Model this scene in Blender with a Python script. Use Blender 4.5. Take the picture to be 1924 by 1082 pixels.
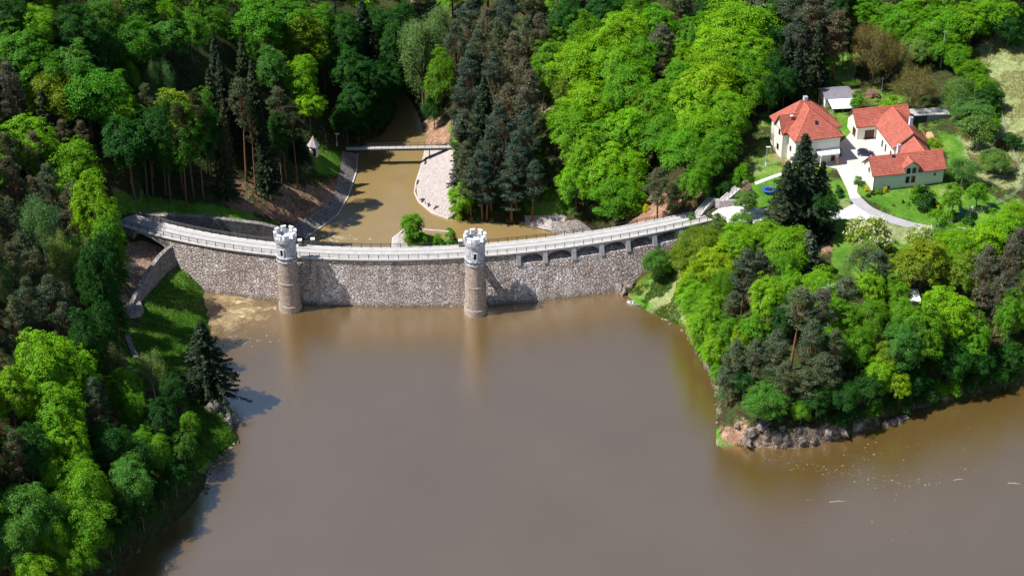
import bpy, bmesh, math, random
import numpy as np
from mathutils import Vector, Matrix
from mathutils.geometry import delaunay_2d_cdt
R = math.radians
for o in list(bpy.data.objects): bpy.data.objects.remove(o)
scene = bpy.context.scene
C = bpy.context.collection

# ---------------------------------------------------------------- camera
FPX, PITCH, DIST = 3500.0, R(32), 440.0
FW = np.array([0, math.cos(PITCH), -math.sin(PITCH)]); UP = np.array([0, math.sin(PITCH), math.cos(PITCH)]); RT = np.array([1.0, 0, 0])
CAM = -FW * DIST
cd = bpy.data.cameras.new('camera'); cam = bpy.data.objects.new('camera', cd); C.objects.link(cam)
cam.location = CAM; cam.rotation_euler = (math.pi / 2 - PITCH, 0, 0)
cd.sensor_width = 36; cd.lens = 36 * FPX / 1924; cd.clip_start = 5; cd.clip_end = 12000
scene.camera = cam
# ---------------------------------------------------------------- light
SUN_EL, SHX, SHY = R(56.5), 0.974, 0.225
w = bpy.data.worlds.new("World"); scene.world = w; w.use_nodes = True
wn = w.node_tree; bg = wn.nodes['Background']
sky = wn.nodes.new('ShaderNodeTexSky'); sky.sky_type = 'NISHITA'; sky.sun_disc = False
sky.sun_elevation = SUN_EL; sky.sun_rotation = math.atan2(-SHX, -SHY) % (2 * math.pi)
sky.air_density = 1.0; sky.dust_density = 0.6; sky.ozone_density = 2.0
wn.links.new(sky.outputs[0], bg.inputs[0]); bg.inputs[1].default_value = 0.075
sl = bpy.data.lights.new('sun', 'SUN'); sl.energy = 5.0; sl.angle = R(0.5); sl.color = (1.0, 0.955, 0.88)
sun = bpy.data.objects.new('sun', sl); C.objects.link(sun)
sun.rotation_euler = Vector((SHX * math.cos(SUN_EL), SHY * math.cos(SUN_EL), -math.sin(SUN_EL))).to_track_quat('-Z', 'Y').to_euler()
vs = scene.view_settings; vs.view_transform = 'Standard'; vs.look = 'None'; vs.exposure = 0.66; vs.gamma = 1

# ---------------------------------------------------------------- pixel <-> world
def P(px, py, z):
    d = FW * FPX + RT * (px - 962) - UP * (py - 541)
    return CAM + d * ((z - CAM[2]) / d[2])
def QV(x, y, z):
    v = np.stack([x - CAM[0], y - CAM[1], z - CAM[2]], -1); zc = v @ FW
    return 962 + FPX * (v @ RT) / zc, 541 - FPX * (v @ UP) / zc
# ---------------------------------------------------------------- helpers
def tag(o, label=None, cat=None, group=None, kind=None):
    if label: o['label'] = label
    if cat: o['category'] = cat
    if group: o['group'] = group
    if kind: o['kind'] = kind
    return o
def thing(name, label, cat, loc=(0, 0, 0), rz=0, group=None):
    o = bpy.data.objects.new(name, None); C.objects.link(o); o.location = loc; o.rotation_euler = (0, 0, rz)
    o.empty_display_size = 0.5
    return tag(o, label, cat, group)
class MB:
    def __init__(s): s.v = []; s.f = []; s.uv = []
    def vert(s, p): s.v.append(tuple(float(a) for a in p)); return len(s.v) - 1
    def face(s, pts, uv=None):
        i0 = len(s.v); s.v += [tuple(float(a) for a in p) for p in pts]; s.f.append(list(range(i0, i0 + len(pts))))
        s.uv.append(uv)
    def box(s, c, sz, rz=0, M=None):
        cx, cy, cz = c; hx, hy, hz = sz[0] / 2, sz[1] / 2, sz[2] / 2
        co, si = math.cos(rz), math.sin(rz); i0 = len(s.v)
        for dz in (-hz, hz):
            for dx, dy in ((-hx, -hy), (hx, -hy), (hx, hy), (-hx, hy)):
                s.v.append((cx + dx * co - dy * si, cy + dx * si + dy * co, cz + dz))
        for q in ((3, 2, 1, 0), (4, 5, 6, 7), (0, 1, 5, 4), (1, 2, 6, 5), (2, 3, 7, 6), (3, 0, 4, 7)):
            s.f.append([i0 + k for k in q]); s.uv.append(None)
        return s
    def hexa(s, b, t):      # 4 bottom points, 4 top points (ccw seen from above)
        i0 = len(s.v); s.v += [tuple(map(float, p)) for p in list(b) + list(t)]
        for q in ((3, 2, 1, 0), (4, 5, 6, 7), (0, 1, 5, 4), (1, 2, 6, 5), (2, 3, 7, 6), (3, 0, 4, 7)):
            s.f.append([i0 + k for k in q]); s.uv.append(None)
        return s
    def tube(s, pts, rad, n=6, cap=True):
        pts = [Vector(p) for p in pts]; rr = rad if hasattr(rad, '__len__') else [rad] * len(pts); rings = []
        for i, p in enumerate(pts):
            d = (pts[min(i + 1, len(pts) - 1)] - pts[max(i - 1, 0)]).normalized()
            a = d.cross(Vector((0, 0, 1)) if abs(d.z) < .9 else Vector((1, 0, 0))).normalized(); b = d.cross(a)
            ring = []
            for k in range(n):
                t = 2 * math.pi * k / n; s.v.append(tuple(p + (a * math.cos(t) + b * math.sin(t)) * rr[i])); ring.append(len(s.v) - 1)
            rings.append(ring)
        for i in range(len(rings) - 1):
            for k in range(n):
                s.f.append([rings[i][k], rings[i][(k + 1) % n], rings[i + 1][(k + 1) % n], rings[i + 1][k]]); s.uv.append(None)
        if cap:
            s.f.append(rings[0][::-1]); s.f.append(rings[-1][:]); s.uv += [None, None]
        return s
    def lathe(s, c, prof, n=32, caps=True):     # prof: (r, z) list bottom to top
        rings = []
        for r, z in prof:
            ring = []
            for k in range(n):
                t = 2 * math.pi * k / n; s.v.append((c[0] + r * math.cos(t), c[1] + r * math.sin(t), c[2] + z)); ring.append(len(s.v) - 1)
            rings.append(ring)
        for i in range(len(rings) - 1):
            for k in range(n):
                s.f.append([rings[i][k], rings[i][(k + 1) % n], rings[i + 1][(k + 1) % n], rings[i + 1][k]]); s.uv.append(None)
        if caps: s.f.append(rings[0][::-1]); s.f.append(rings[-1][:]); s.uv += [None, None]
        return s
    def grid(s, rows, flip=False):               # rows of points
        i0 = len(s.v); n = len(rows[0])
        for r in rows: s.v += [tuple(map(float, p)) for p in r]
        for i in range(len(rows) - 1):
            for j in range(n - 1):
                q = [i0 + i * n + j, i0 + i * n + j + 1, i0 + (i + 1) * n + j + 1, i0 + (i + 1) * n + j]
                s.f.append(q[::-1] if flip else q); s.uv.append(None)
        return s
    def build(s, name, mat, parent=None, smooth=False, weld=False):
        off = Vector((0, 0, 0)); q = parent
        while q is not None: off += q.location; q = q.parent
        me = bpy.data.meshes.new(name); me.from_pydata([(a - off.x, b - off.y, c - off.z) for a, b, c in s.v], [], s.f)
        if any(u is not None for u in s.uv):
            l = me.uv_layers.new(name='UVMap'); k = 0
            for f, u in zip(s.f, s.uv):
                for j in range(len(f)):
                    if u is not None: l.data[k].uv = u[j]
                    k += 1
        me.validate(); me.update()
        if weld:
            bm = bmesh.new(); bm.from_mesh(me); bmesh.ops.remove_doubles(bm, verts=bm.verts, dist=.002); bm.to_mesh(me); bm.free()
        if smooth: me.polygons.foreach_set('use_smooth', [True] * len(me.polygons))
        if mat: me.materials.append(mat)
        o = bpy.data.objects.new(name, me); C.objects.link(o)
        if parent is not None: o.parent = parent
        return o
def place(mb, name, mat, label, cat, group=None, smooth=False):
    return tag(mb.build(name, mat, None, smooth), label, cat, group)

# ---------------------------------------------------------------- materials
def newmat(name):
    m = bpy.data.materials.new(name); m.use_nodes = True; nt = m.node_tree; return m, nt, nt.nodes['Principled BSDF']
def N(nt, t, **k):
    n = nt.nodes.new(t)
    for a, b in k.items():
        if a.startswith('i_'): n.inputs[a[2:].replace('_', ' ')].default_value = b
        else: setattr(n, a, b)
    return n
def ramp(nt, fac, stops, interp='LINEAR'):
    r = nt.nodes.new('ShaderNodeValToRGB'); r.color_ramp.interpolation = interp; e = r.color_ramp.elements
    while len(e) < len(stops): e.new(0.5)
    for k, (p, c) in enumerate(stops): e[k].position = p; e[k].color = (*c, 1) if len(c) == 3 else c
    nt.links.new(fac, r.inputs[0]); return r.outputs[0]
def pos(nt, sc=(1, 1, 1)):
    g = nt.nodes.new('ShaderNodeNewGeometry'); m = nt.nodes.new('ShaderNodeMapping'); m.inputs['Scale'].default_value = sc
    nt.links.new(g.outputs['Position'], m.inputs['Vector']); return m.outputs[0]
def noise(nt, vec, scale, detail=4, rough=.6):
    n = N(nt, 'ShaderNodeTexNoise'); n.inputs['Scale'].default_value = scale; n.inputs['Detail'].default_value = detail; n.inputs['Roughness'].default_value = rough
    if vec is not None: nt.links.new(vec, n.inputs['Vector'])
    return n.outputs['Fac']
def mixc(nt, fac, a, b, mode='MIX'):
    m = nt.nodes.new('ShaderNodeMix'); m.data_type = 'RGBA'; m.blend_type = mode
    for s, v in ((0, fac), (6, a), (7, b)):
        if isinstance(v, (int, float)): m.inputs[s].default_value = v
        elif isinstance(v, (tuple, list)): m.inputs[s].default_value = (*v, 1)
        else: nt.links.new(v, m.inputs[s])
    return m.outputs[2]
def bump(nt, bsdf, h, dist=.05, st=1):
    b = nt.nodes.new('ShaderNodeBump'); b.inputs['Distance'].default_value = dist; b.inputs['Strength'].default_value = st
    nt.links.new(h, b.inputs['Height']); nt.links.new(b.outputs[0], bsdf.inputs['Normal']); return b
def mth(nt, op, a, b=None, clamp=False):
    m = nt.nodes.new('ShaderNodeMath'); m.operation = op; m.use_clamp = clamp
    for i, v in enumerate((a, b)):
        if v is None: continue
        if isinstance(v, (int, float)): m.inputs[i].default_value = v
        else: nt.links.new(v, m.inputs[i])
    return m.outputs[0]
def speckle(name, c1, c2, scale=1.0, rough=.8, bd=.02, fine=12):
    m, nt, b = newmat(name); v = pos(nt)
    n1 = noise(nt, v, scale, 5, .65); n2 = noise(nt, v, fine, 3, .7)
    f = mth(nt, 'ADD', mth(nt, 'MULTIPLY', n1, .6), mth(nt, 'MULTIPLY', n2, .4))
    nt.links.new(ramp(nt, f, [(.32, c1), (.66, c2)]), b.inputs['Base Color']); b.inputs['Roughness'].default_value = rough
    b.inputs['Specular IOR Level'].default_value = .25
    if bd: bump(nt, b, n2, bd)
    return m
def masonry(name, cols, mortar, scale=1.6, zs=1.5, bd=.12, big=.08, white=0.0, wcol=(.6, .6, .62)):
    m, nt, b = newmat(name); v0 = pos(nt, (1, 1, zs))
    wn_ = N(nt, 'ShaderNodeTexNoise'); wn_.inputs['Scale'].default_value = 1.3; nt.links.new(v0, wn_.inputs['Vector'])
    va = nt.nodes.new('ShaderNodeVectorMath'); va.operation = 'MULTIPLY_ADD'; nt.links.new(wn_.outputs['Color'], va.inputs[0]); va.inputs[1].default_value = (.35, .35, .35); nt.links.new(v0, va.inputs[2]); v = va.outputs[0]
    vo = N(nt, 'ShaderNodeTexVoronoi', feature='F1'); vo.inputs['Scale'].default_value = scale; nt.links.new(v, vo.inputs['Vector'])
    ve = N(nt, 'ShaderNodeTexVoronoi', feature='DISTANCE_TO_EDGE'); ve.inputs['Scale'].default_value = scale; nt.links.new(v, ve.inputs['Vector'])
    sep = nt.nodes.new('ShaderNodeSeparateColor'); nt.links.new(vo.outputs['Color'], sep.inputs[0])
    c = ramp(nt, sep.outputs[0], [(i / (len(cols) - 1) * .9 + .05, cc) for i, cc in enumerate(cols)])
    big_n = noise(nt, pos(nt), big, 5, .65)
    c = mixc(nt, mth(nt, 'MULTIPLY', big_n, .7), c, mixc(nt, 1.0, c, (.62, .52, .45), 'MULTIPLY'))
    if white:
        wv = noise(nt, pos(nt, (1, 1, .5)), .22, 6, .75); wf = ramp(nt, wv, [(.5, (0, 0, 0)), (.62, (1, 1, 1))])
        wf2 = mth(nt, 'MULTIPLY', mth(nt, 'MULTIPLY', wf, sep.outputs[1]), white)
        c = mixc(nt, wf2, c, wcol)
    if zs == 1.7:                     # damp band at the waterline, lime streaks running down
        g_ = nt.nodes.new('ShaderNodeNewGeometry'); sz = nt.nodes.new('ShaderNodeSeparateXYZ'); nt.links.new(g_.outputs['Position'], sz.inputs[0])
        wet = ramp(nt, mth(nt, 'ADD', mth(nt, 'MULTIPLY', sz.outputs[2], .35), mth(nt, 'MULTIPLY', noise(nt, pos(nt), .4, 4, .6), .8)), [(.42, (.5, .47, .42)), (.8, (1, 1, 1))])
        c = mixc(nt, 1.0, c, wet, 'MULTIPLY'); st = noise(nt, pos(nt, (1, 1, .08)), .55, 5, .7)
        c = mixc(nt, 1.0, c, ramp(nt, st, [(.36, (.74, .70, .66)), (.5, (1, 1, 1)), (.66, (1.15, 1.15, 1.18))]), 'MULTIPLY')
    e = ramp(nt, ve.outputs['Distance'], [(.02, (0, 0, 0)), (.1, (1, 1, 1))])
    c = mixc(nt, e, mortar, c)
    fn = noise(nt, pos(nt), 6, 4, .7)
    c = mixc(nt, .5, c, mixc(nt, 1.0, c, ramp(nt, fn, [(.3, (.45, .45, .45)), (.7, (1.5, 1.5, 1.5))]), 'MULTIPLY'))
    nt.links.new(c, b.inputs['Base Color']); b.inputs['Roughness'].default_value = .85; b.inputs['Specular IOR Level'].default_value = .2
    hh = mth(nt, 'ADD', mth(nt, 'MULTIPLY', ramp(nt, ve.outputs['Distance'], [(0, (0, 0, 0)), (.22, (1, 1, 1))]), .8), mth(nt, 'MULTIPLY', sep.outputs[2], .7))
    hh = mth(nt, 'ADD', hh, mth(nt, 'MULTIPLY', fn, .4))
    bump(nt, b, hh, bd); return m
def plain(name, c, rough=.6, metal=0, spec=.4):
    m, nt, b = newmat(name); v = pos(nt); n = noise(nt, v, 2.5, 5, .7)
    nt.links.new(mixc(nt, 1.0, c, ramp(nt, n, [(.3, (.82, .82, .82)), (.7, (1.08, 1.08, 1.08))]), 'MULTIPLY'), b.inputs['Base Color'])
    b.inputs['Roughness'].default_value = rough; b.inputs['Metallic'].default_value = metal; b.inputs['Specular IOR Level'].default_value = spec; return m
M = {}
M['dam'] = masonry('dam_stone', [(.40, .345, .325), (.57, .50, .475), (.66, .60, .57), (.48, .42, .40), (.78, .72, .70)], (.16, .13, .125), 1.45, 1.7, .22, white=.9, wcol=(.88, .88, .92))
M['tower'] = masonry('tower_stone', [(.38, .31, .27), (.56, .47, .42), (.64, .56, .51), (.46, .38, .33)], (.22, .175, .15), 2.6, 1.5, .12)
M['towerhead'] = masonry('white_pointed_stone', [(.22, .23, .28), (.42, .44, .5), (.14, .15, .2), (.55, .57, .63)], (.74, .75, .79), 2.0, 1.4, .05)
M['darkstone'] = masonry('retaining_stone', [(.20, .18, .18), (.33, .30, .29), (.42, .38, .36)], (.12, .11, .11), 1.8, 1.5, .1, white=.3)
M['cobble'] = masonry('cobble_paving', [(.36, .33, .33), (.5, .46, .46), (.58, .53, .53)], (.3, .27, .27), 3.2, 1, .05)
M['chute'] = masonry('chute_paving', [(.24, .15, .11), (.36, .25, .19), (.44, .32, .26), (.3, .2, .15)], (.16, .11, .09), 2.2, 1, .08)
M['conc'] = speckle('concrete', (.32, .31, .31), (.46, .45, .45), .8, .8)
M['archconc'] = speckle('arch_concrete', (.24, .23, .245), (.38, .37, .385), .8, .85)
M['edge'] = speckle('pale_coping', (.40, .38, .36), (.62, .60, .57), 1.0, .8)
M['white'] = speckle('whitewash', (.56, .58, .64), (.80, .81, .84), 1.5, .7, .01)
M['iron'] = plain('dark_iron', (.03, .028, .035), .5, .3)
M['asphalt'] = speckle('asphalt', (.26, .25, .28), (.36, .35, .38), .5, .85)
M['gravel'] = speckle('white_gravel', (.46, .45, .46), (.66, .65, .67), .8, .9)
M['paver'] = speckle('courtyard_paving', (.42, .38, .36), (.56, .51, .48), .6, .8)
M['plaster'] = speckle('cream_plaster', (.70, .68, .58), (.81, .79, .69), .4, .85, .006, 5)
M['plasterw'] = speckle('pale_plaster', (.74, .73, .68), (.82, .81, .76), .4, .85, .006, 5)
M['wood'] = plain('dark_wood', (.06, .035, .03), .6)
M['door'] = plain('maroon_door', (.07, .012, .02), .45)
M['glass'] = plain('dark_glass', (.015, .018, .025), .06, 0, .8)
M['wframe'] = plain('brown_frame', (.12, .06, .03), .5)
M['greyroof'] = speckle('grey_felt_roof', (.14, .13, .16), (.22, .21, .25), .8, .85)
M['whiteroof'] = plain('white_sheet', (.8, .82, .85), .5)
M['shed'] = speckle('shed_panel', (.26, .32, .28), (.34, .40, .36), .5, .8)
M['sheddark'] = plain('shed_dark_panel', (.03, .045, .07), .6)
M['carpaint'] = plain('dark_blue_paint', (.012, .018, .06), .18, 0, .6)
M['rubber'] = plain('rubber', (.02, .02, .02), .8)
M['chrome'] = plain('silver', (.6, .6, .62), .3, .8)
M['lampred'] = plain('tail_red', (.4, .01, .01), .3)
M['blue'] = plain('blue_pad', (.02, .14, .75), .5)
M['boat'] = plain('boat_grey', (.5, .5, .5), .5)
M['boatin'] = plain('boat_inside', (.22, .2, .18), .7)
M['galv'] = plain('galvanised', (.45, .45, .48), .5, .3)
M['compost'] = speckle('compost', (.3, .17, .08), (.55, .38, .22), 3, .95, .05)
M['brick'] = speckle('red_wood', (.25, .08, .06), (.38, .14, .1), 2, .8)
def roofmat():
    m, nt, b = newmat('red_roof_tiles'); uv = nt.nodes.new('ShaderNodeUVMap')
    mp = N(nt, 'ShaderNodeMapping'); nt.links.new(uv.outputs[0], mp.inputs[0])
    br = N(nt, 'ShaderNodeTexBrick'); br.offset = .5; br.inputs['Scale'].default_value = 1; br.inputs['Brick Width'].default_value = .3; br.inputs['Row Height'].default_value = .42; br.inputs['Mortar Size'].default_value = .045
    br.inputs['Color1'].default_value = (.45, .125, .085, 1); br.inputs['Color2'].default_value = (.60, .20, .14, 1); br.inputs['Mortar'].default_value = (.22, .04, .03, 1)
    nt.links.new(mp.outputs[0], br.inputs['Vector'])
    n = noise(nt, pos(nt), .7, 5, .7)
    c = mixc(nt, 1.0, br.outputs['Color'], ramp(nt, n, [(.3, (.75, .72, .7)), (.7, (1.1, 1.15, 1.15))]), 'MULTIPLY')
    nt.links.new(c, b.inputs['Base Color']); b.inputs['Roughness'].default_value = .7; b.inputs['Specular IOR Level'].default_value = .3
    bump(nt, b, mth(nt, 'SUBTRACT', 1.0, br.outputs['Fac']), .05); return m
M['roof'] = roofmat()
M['ridge'] = plain('ridge_tiles', (.52, .14, .09), .7)
def rockmat():
    m, nt, b = newmat('rock'); v = pos(nt)
    n1 = noise(nt, v, .5, 6, .7); n2 = noise(nt, v, 3, 6, .75)
    f = mth(nt, 'ADD', mth(nt, 'MULTIPLY', n1, .5), mth(nt, 'MULTIPLY', n2, .5))
    nt.links.new(ramp(nt, f, [(.38, (.035, .028, .024)), (.48, (.13, .10, .085)), (.57, (.30, .26, .23)), (.68, (.58, .54, .49))]), b.inputs['Base Color'])
    b.inputs['Roughness'].default_value = .9; bump(nt, b, n2, .25); return m
M['rock'] = rockmat()
def watermat(name, col, col2, rip, ior=4.8):
    m, nt, b = newmat(name); v = pos(nt)
    n = noise(nt, v, .03, 5, .6)
    nt.links.new(ramp(nt, n, [(.35, col), (.65, col2)]), b.inputs['Base Color'])
    b.inputs['IOR'].default_value = ior; nt.links.new(ramp(nt, noise(nt, pos(nt, (.5, 1.6, 1)), .035, 5, .65), [(.38, (.06,) * 3), (.62, (.13,) * 3)]), b.inputs['Roughness'])
    v2 = pos(nt, (.7, 1.6, 1)); b.inputs['Specular Tint'].default_value = (1, .94, .86, 1); r1 = noise(nt, v2, 1.3, 4, .65); r2 = noise(nt, v2, 4.2, 2, .6)
    big = noise(nt, v, .02, 3, .5)
    bump(nt, b, mth(nt, 'ADD', mth(nt, 'MULTIPLY', r1, .6), mth(nt, 'MULTIPLY', r2, .4)), rip); return m
M['water'] = watermat('reservoir_water', (.116, .071, .020), (.130, .083, .028), .06)
M['water2'] = watermat('basin_water', (.25, .175, .07), (.20, .145, .065), .05, 2.2)
def leafmat(name, hue_y=(1.28, 1.1, .6), trans=.30, var=.5, flip=(1, 1, 1)):
    m = bpy.data.materials.new(name); m.use_nodes = True; nt = m.node_tree; nt.nodes.clear()
    out = nt.nodes.new('ShaderNodeOutputMaterial'); oi = nt.nodes.new('ShaderNodeObjectInfo'); g = nt.nodes.new('ShaderNodeNewGeometry')
    tc = nt.nodes.new('ShaderNodeTexCoord'); n = noise(nt, tc.outputs['Object'], .45, 3, .6)
    c = mixc(nt, ramp(nt, n, [(.38, (0, 0, 0)), (.62, (1, 1, 1))]), oi.outputs['Color'], mixc(nt, 1.0, oi.outputs['Color'], hue_y, 'MULTIPLY'))
    c = mixc(nt, 1.0, c, ramp(nt, g.outputs['Random Per Island'], [(0, (1 - var,) * 3), (1, (1 + var * .8,) * 3)]), 'MULTIPLY')
    d = nt.nodes.new('ShaderNodeBsdfDiffuse'); t = nt.nodes.new('ShaderNodeBsdfTranslucent'); gl = nt.nodes.new('ShaderNodeBsdfGlossy')
    nt.links.new(c, d.inputs[0]); nt.links.new(mixc(nt, 1.0, c, (1.25, 1.1, .5), 'MULTIPLY'), t.inputs[0])
    gl.inputs['Roughness'].default_value = .45; gl.inputs['Color'].default_value = (.7, .8, .9, 1)
    mx = nt.nodes.new('ShaderNodeMixShader'); mx.inputs[0].default_value = trans; nt.links.new(d.outputs[0], mx.inputs[1]); nt.links.new(t.outputs[0], mx.inputs[2])
    m2 = nt.nodes.new('ShaderNodeMixShader'); m2.inputs[0].default_value = .012; nt.links.new(mx.outputs[0], m2.inputs[1]); nt.links.new(gl.outputs[0], m2.inputs[2])
    nt.links.new(m2.outputs[0], out.inputs[0]); return m
M['leaf'] = leafmat('leaves'); M['needle'] = leafmat('needles', (1.12, 1.0, .9), .1, .55); M['twig'] = leafmat('budding_twigs', (1.2, .95, .8), .15, .5)
M['blossom'] = leafmat('blossom', (1, 1, .95), .2, .2)
M['bark'] = speckle('bark', (.07, .05, .035), (.16, .12, .09), 3, .9, .03)
M['pinebark'] = speckle('pine_bark', (.16, .07, .04), (.30, .13, .07), 2, .9, .03)
M['birchbark'] = speckle('birch_bark', (.25, .24, .22), (.6, .58, .55), 3, .8, .01)
# ================================================================= terrain
HP = [(215,400,12),(120,390,15),(40,380,26),(0,480,34),(100,500,24),(165,450,14),(200,500,8.2),(250,480,8),(230,560,8),(205,610,8.5),(150,640,15),(150,560,17),
(0,620,31),(0,800,22),(0,1000,16),(0,1082,12),(100,900,16),(200,900,9),(280,900,5),(310,520,5.5),(345,570,2.8),(300,600,6),(275,560,7.5),(275,640,7.5),(335,690,4.6),(240,700,8.5),
(385,747,5),(420,790,3),(395,820,2.4),(300,405,10),(450,405,8.5),(535,422,3.5),(430,370,12),(560,385,3),(615,330,-1.5),(600,292,-.5),(640,250,-2),
(500,330,8),(350,330,17),(250,330,20),(100,250,32),(0,150,42),(300,200,32),(450,200,21),(560,230,6),(620,150,2),(600,60,10),(450,60,33),(300,0,45),(0,-50,55),
(640,300,-3.2),(628,360,-3.2),(560,420,1),(730,230,-9),(745,160,-6),(740,90,-1),(745,20,5),(790,-60,10),(640,0,8),(830,240,-4.5),(855,330,-5),(868,380,-5.4),(900,300,0),(950,350,1),
(920,200,6),(1000,250,7),(960,100,17),(1000,0,26),(880,80,8),(1020,365,-1.5),(1025,395,-3.5),(1000,432,-7.8),(1060,440,-6.5),(1100,430,-3),(800,445,-7.2),(840,440,-6.8),(900,455,-7),
(1150,400,4),(1200,395,7),(1270,385,10),(1250,300,12),(1150,300,9),(1100,200,14),(1250,150,20),(1300,50,26),(1200,-20,32),(1340,380,13),(1340,405,12),(1400,410,12.6),(1400,360,15.5),(1440,330,16),
(1450,280,16),(1380,280,14),(1420,200,17.5),(1500,300,16),(1600,300,16),(1640,365,15.6),(1700,385,15),(1800,400,14.4),(1760,310,16.5),(1850,300,17),(1570,210,17.4),(1650,150,19.5),(1640,250,16),(1700,260,16),
(1560,120,20.5),(1850,200,21),(1900,100,27),(1700,60,26),(1500,30,27),(1900,0,33),(1600,410,13.5),(1730,430,13.5),(1850,430,14),(1920,400,15),(2100,400,16),(1500,405,12.9),
(1300,480,9),(1350,500,10.5),(1255,540,3.4),(1290,585,1.6),(1450,500,12),(1600,520,12.6),(1750,540,11.5),(1900,560,10.5),(1400,650,8.5),(1550,680,7.5),(1700,650,8.5),(1450,760,5.5),
(1385,785,4.5),(1400,815,2.5),(1550,790,4),(1650,765,4.2),(1800,700,5.5),(1900,680,5.5),(1195,525,2),(1255,475,7),(1305,435,11),(2000,640,7),(1230,500,4.5)]
PH = np.array([[*P(a, b, z)[:2], z] for a, b, z in HP])
def tps_fit(X, z, lam=.02):
    d = np.linalg.norm(X[:, None] - X[None], axis=2); K = np.where(d > 0, d * d * np.log(d + 1e-9), 0)
    n = len(X); A = np.zeros((n + 3, n + 3)); A[:n, :n] = K + lam * np.eye(n) * 100; A[:n, n] = 1; A[:n, n + 1:] = X; A[n, :n] = 1; A[n + 1:, :n] = X.T
    return np.linalg.solve(A, np.concatenate([z, np.zeros(3)]))
XS = 100.0; TW = tps_fit(PH[:, :2] / XS, PH[:, 2], .0002)
def Hf(x, y):
    x = np.clip(x, -185, 185) / XS; y = np.clip(y, -125, 215) / XS; out = np.full(x.shape, TW[-3]) + TW[-2] * x + TW[-1] * y
    for i in range(len(PH)):
        d2 = (x - PH[i, 0] / XS) ** 2 + (y - PH[i, 1] / XS) ** 2 + 1e-12; out += TW[i] * .5 * d2 * np.log(d2)
    return out
_NT = {}
def vnoise(x, y, seed=0):
    if seed not in _NT: _NT[seed] = np.random.RandomState(seed).rand(256, 256)
    T = _NT[seed]
    xi = np.floor(x).astype(int); yi = np.floor(y).astype(int); fx = x - xi; fy = y - yi; fx = fx * fx * (3 - 2 * fx); fy = fy * fy * (3 - 2 * fy)
    g = lambda a, b: T[a & 255, b & 255]
    return (g(xi, yi) * (1 - fx) + g(xi + 1, yi) * fx) * (1 - fy) + (g(xi, yi + 1) * (1 - fx) + g(xi + 1, yi + 1) * fx) * fy
def fbm(x, y, s=0, o=4):
    t = 0; a = .5
    for k in range(o): t = t + a * (vnoise(x * 2 ** k + 31 * k, y * 2 ** k + 17 * k, s + k) - .5); a *= .55
    return t
# dam crown line (upstream edge) and base line
cp = [(219,413),(245,432),(320,448),(400,462),(520,475),(620,483),(720,487),(870,484),(980,475),(1100,457),(1200,440),(1310,420)]
bp = [(390,548),(480,562),(650,575),(750,577),(870,575),(1000,567),(1100,557),(1170,548)]
ZC = 12.0
a = np.array([P(x, y, ZC) for x, y in cp]); TOPC = np.polyfit(a[:, 0] / 50, a[:, 1], 4)
a = np.array([P(x, y, 0) for x, y in bp]); BASC = np.polyfit(a[:, 0] / 50, a[:, 1], 2)
XL, XRR = P(245, 432, ZC)[0], P(1345, 412, ZC)[0]
def crown(x): return float(np.polyval(TOPC, x / 50))
def cnorm(x):                    # unit normal pointing upstream (to the reservoir)
    s = (crown(x + .5) - crown(x - .5)); n = np.array([s, -1.0]); return n / np.linalg.norm(n)
def boff(x):                     # horizontal batter at water level
    xb = min(max(x, P(390, 548, 0)[0]), 28.0); return max(1.5, (crown(xb) - float(np.polyval(BASC, xb / 50))) * -cnorm(xb)[1])
def DP(x, off, z):               # point at crown parameter x, off metres upstream (negative = downstream)
    n = cnorm(x); return (x + n[0] * off, crown(x) + n[1] * off, z)
pp = lambda l, z: [tuple(P(a, b, z)[:2]) for a, b in l]
UPOLY = [DP(x, -2.0, 0)[:2] for x in np.linspace(XL + 18, 26, 24)] + pp([(1190,572),(1230,590),(1285,612),(1303,655),(1330,700),(1345,745),(1346,838),(1400,838),(1480,843),(1530,838),(1580,822),(1640,803),(1690,790),(1720,768),(1770,757),(1850,740),(1924,722),(2060,690),(2400,640)], 0) + [(400, -60), (400, -500), (-400, -500), (-300, -200)] + pp([(60,1200),(180,1095),(240,1055),(300,1008),(350,962),(382,922),(392,880),(414,852),(450,830),(434,802),(432,778),(412,745),(400,690),(396,632),(388,590),(380,552)], 0)
BPOLY = pp([(575,470),(572,448),(635,403),(654,370),(670,322),(671,289),(690,262),(718,255),(738,225),(746,195),(752,172),(768,182),(784,210),(802,262),(797,285),(781,345),(786,378),(812,400),(842,410),(900,418),(988,424),(1062,442),(1120,446),(1100,470),(900,480),(858,455),(800,440),(764,428),(738,448),(735,470),(650,480)], -8)
def sdist(poly, x, y):
    n = len(poly); best = np.full(x.shape, 1e18); ins = np.zeros(x.shape, bool)
    for i in range(n):
        ax, ay = poly[i]; bx, by = poly[(i + 1) % n]; ex, ey = bx - ax, by - ay
        t = np.clip(((x - ax) * ex + (y - ay) * ey) / (ex * ex + ey * ey + 1e-12), 0, 1)
        best = np.minimum(best, (x - ax - t * ex) ** 2 + (y - ay - t * ey) ** 2)
        c = ((ay > y) != (by > y)); ins ^= c & (x < (bx - ax) * (y - ay) / ((by - ay) if by != ay else 1e-12) + ax)
    d = np.sqrt(best); return np.where(ins, -d, d)
STEP = .9
core = np.arange(-182, 182.1, STEP); coy = np.arange(-122, 212.1, STEP)
ext = np.array([8, 20, 45, 90, 180, 400, 900, 2000, 4000.0])
gx = np.concatenate([core[0] - ext[::-1], core, core[-1] + ext]); gy = np.concatenate([coy[0] - ext[::-1], coy, coy[-1] + ext])
GX, GY = np.meshgrid(gx, gy)
DU = sdist(UPOLY, GX, GY); DB = sdist(BPOLY, GX, GY)
Hh = Hf(GX, GY); pX, pY = QV(GX, GY, Hh)
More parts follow.
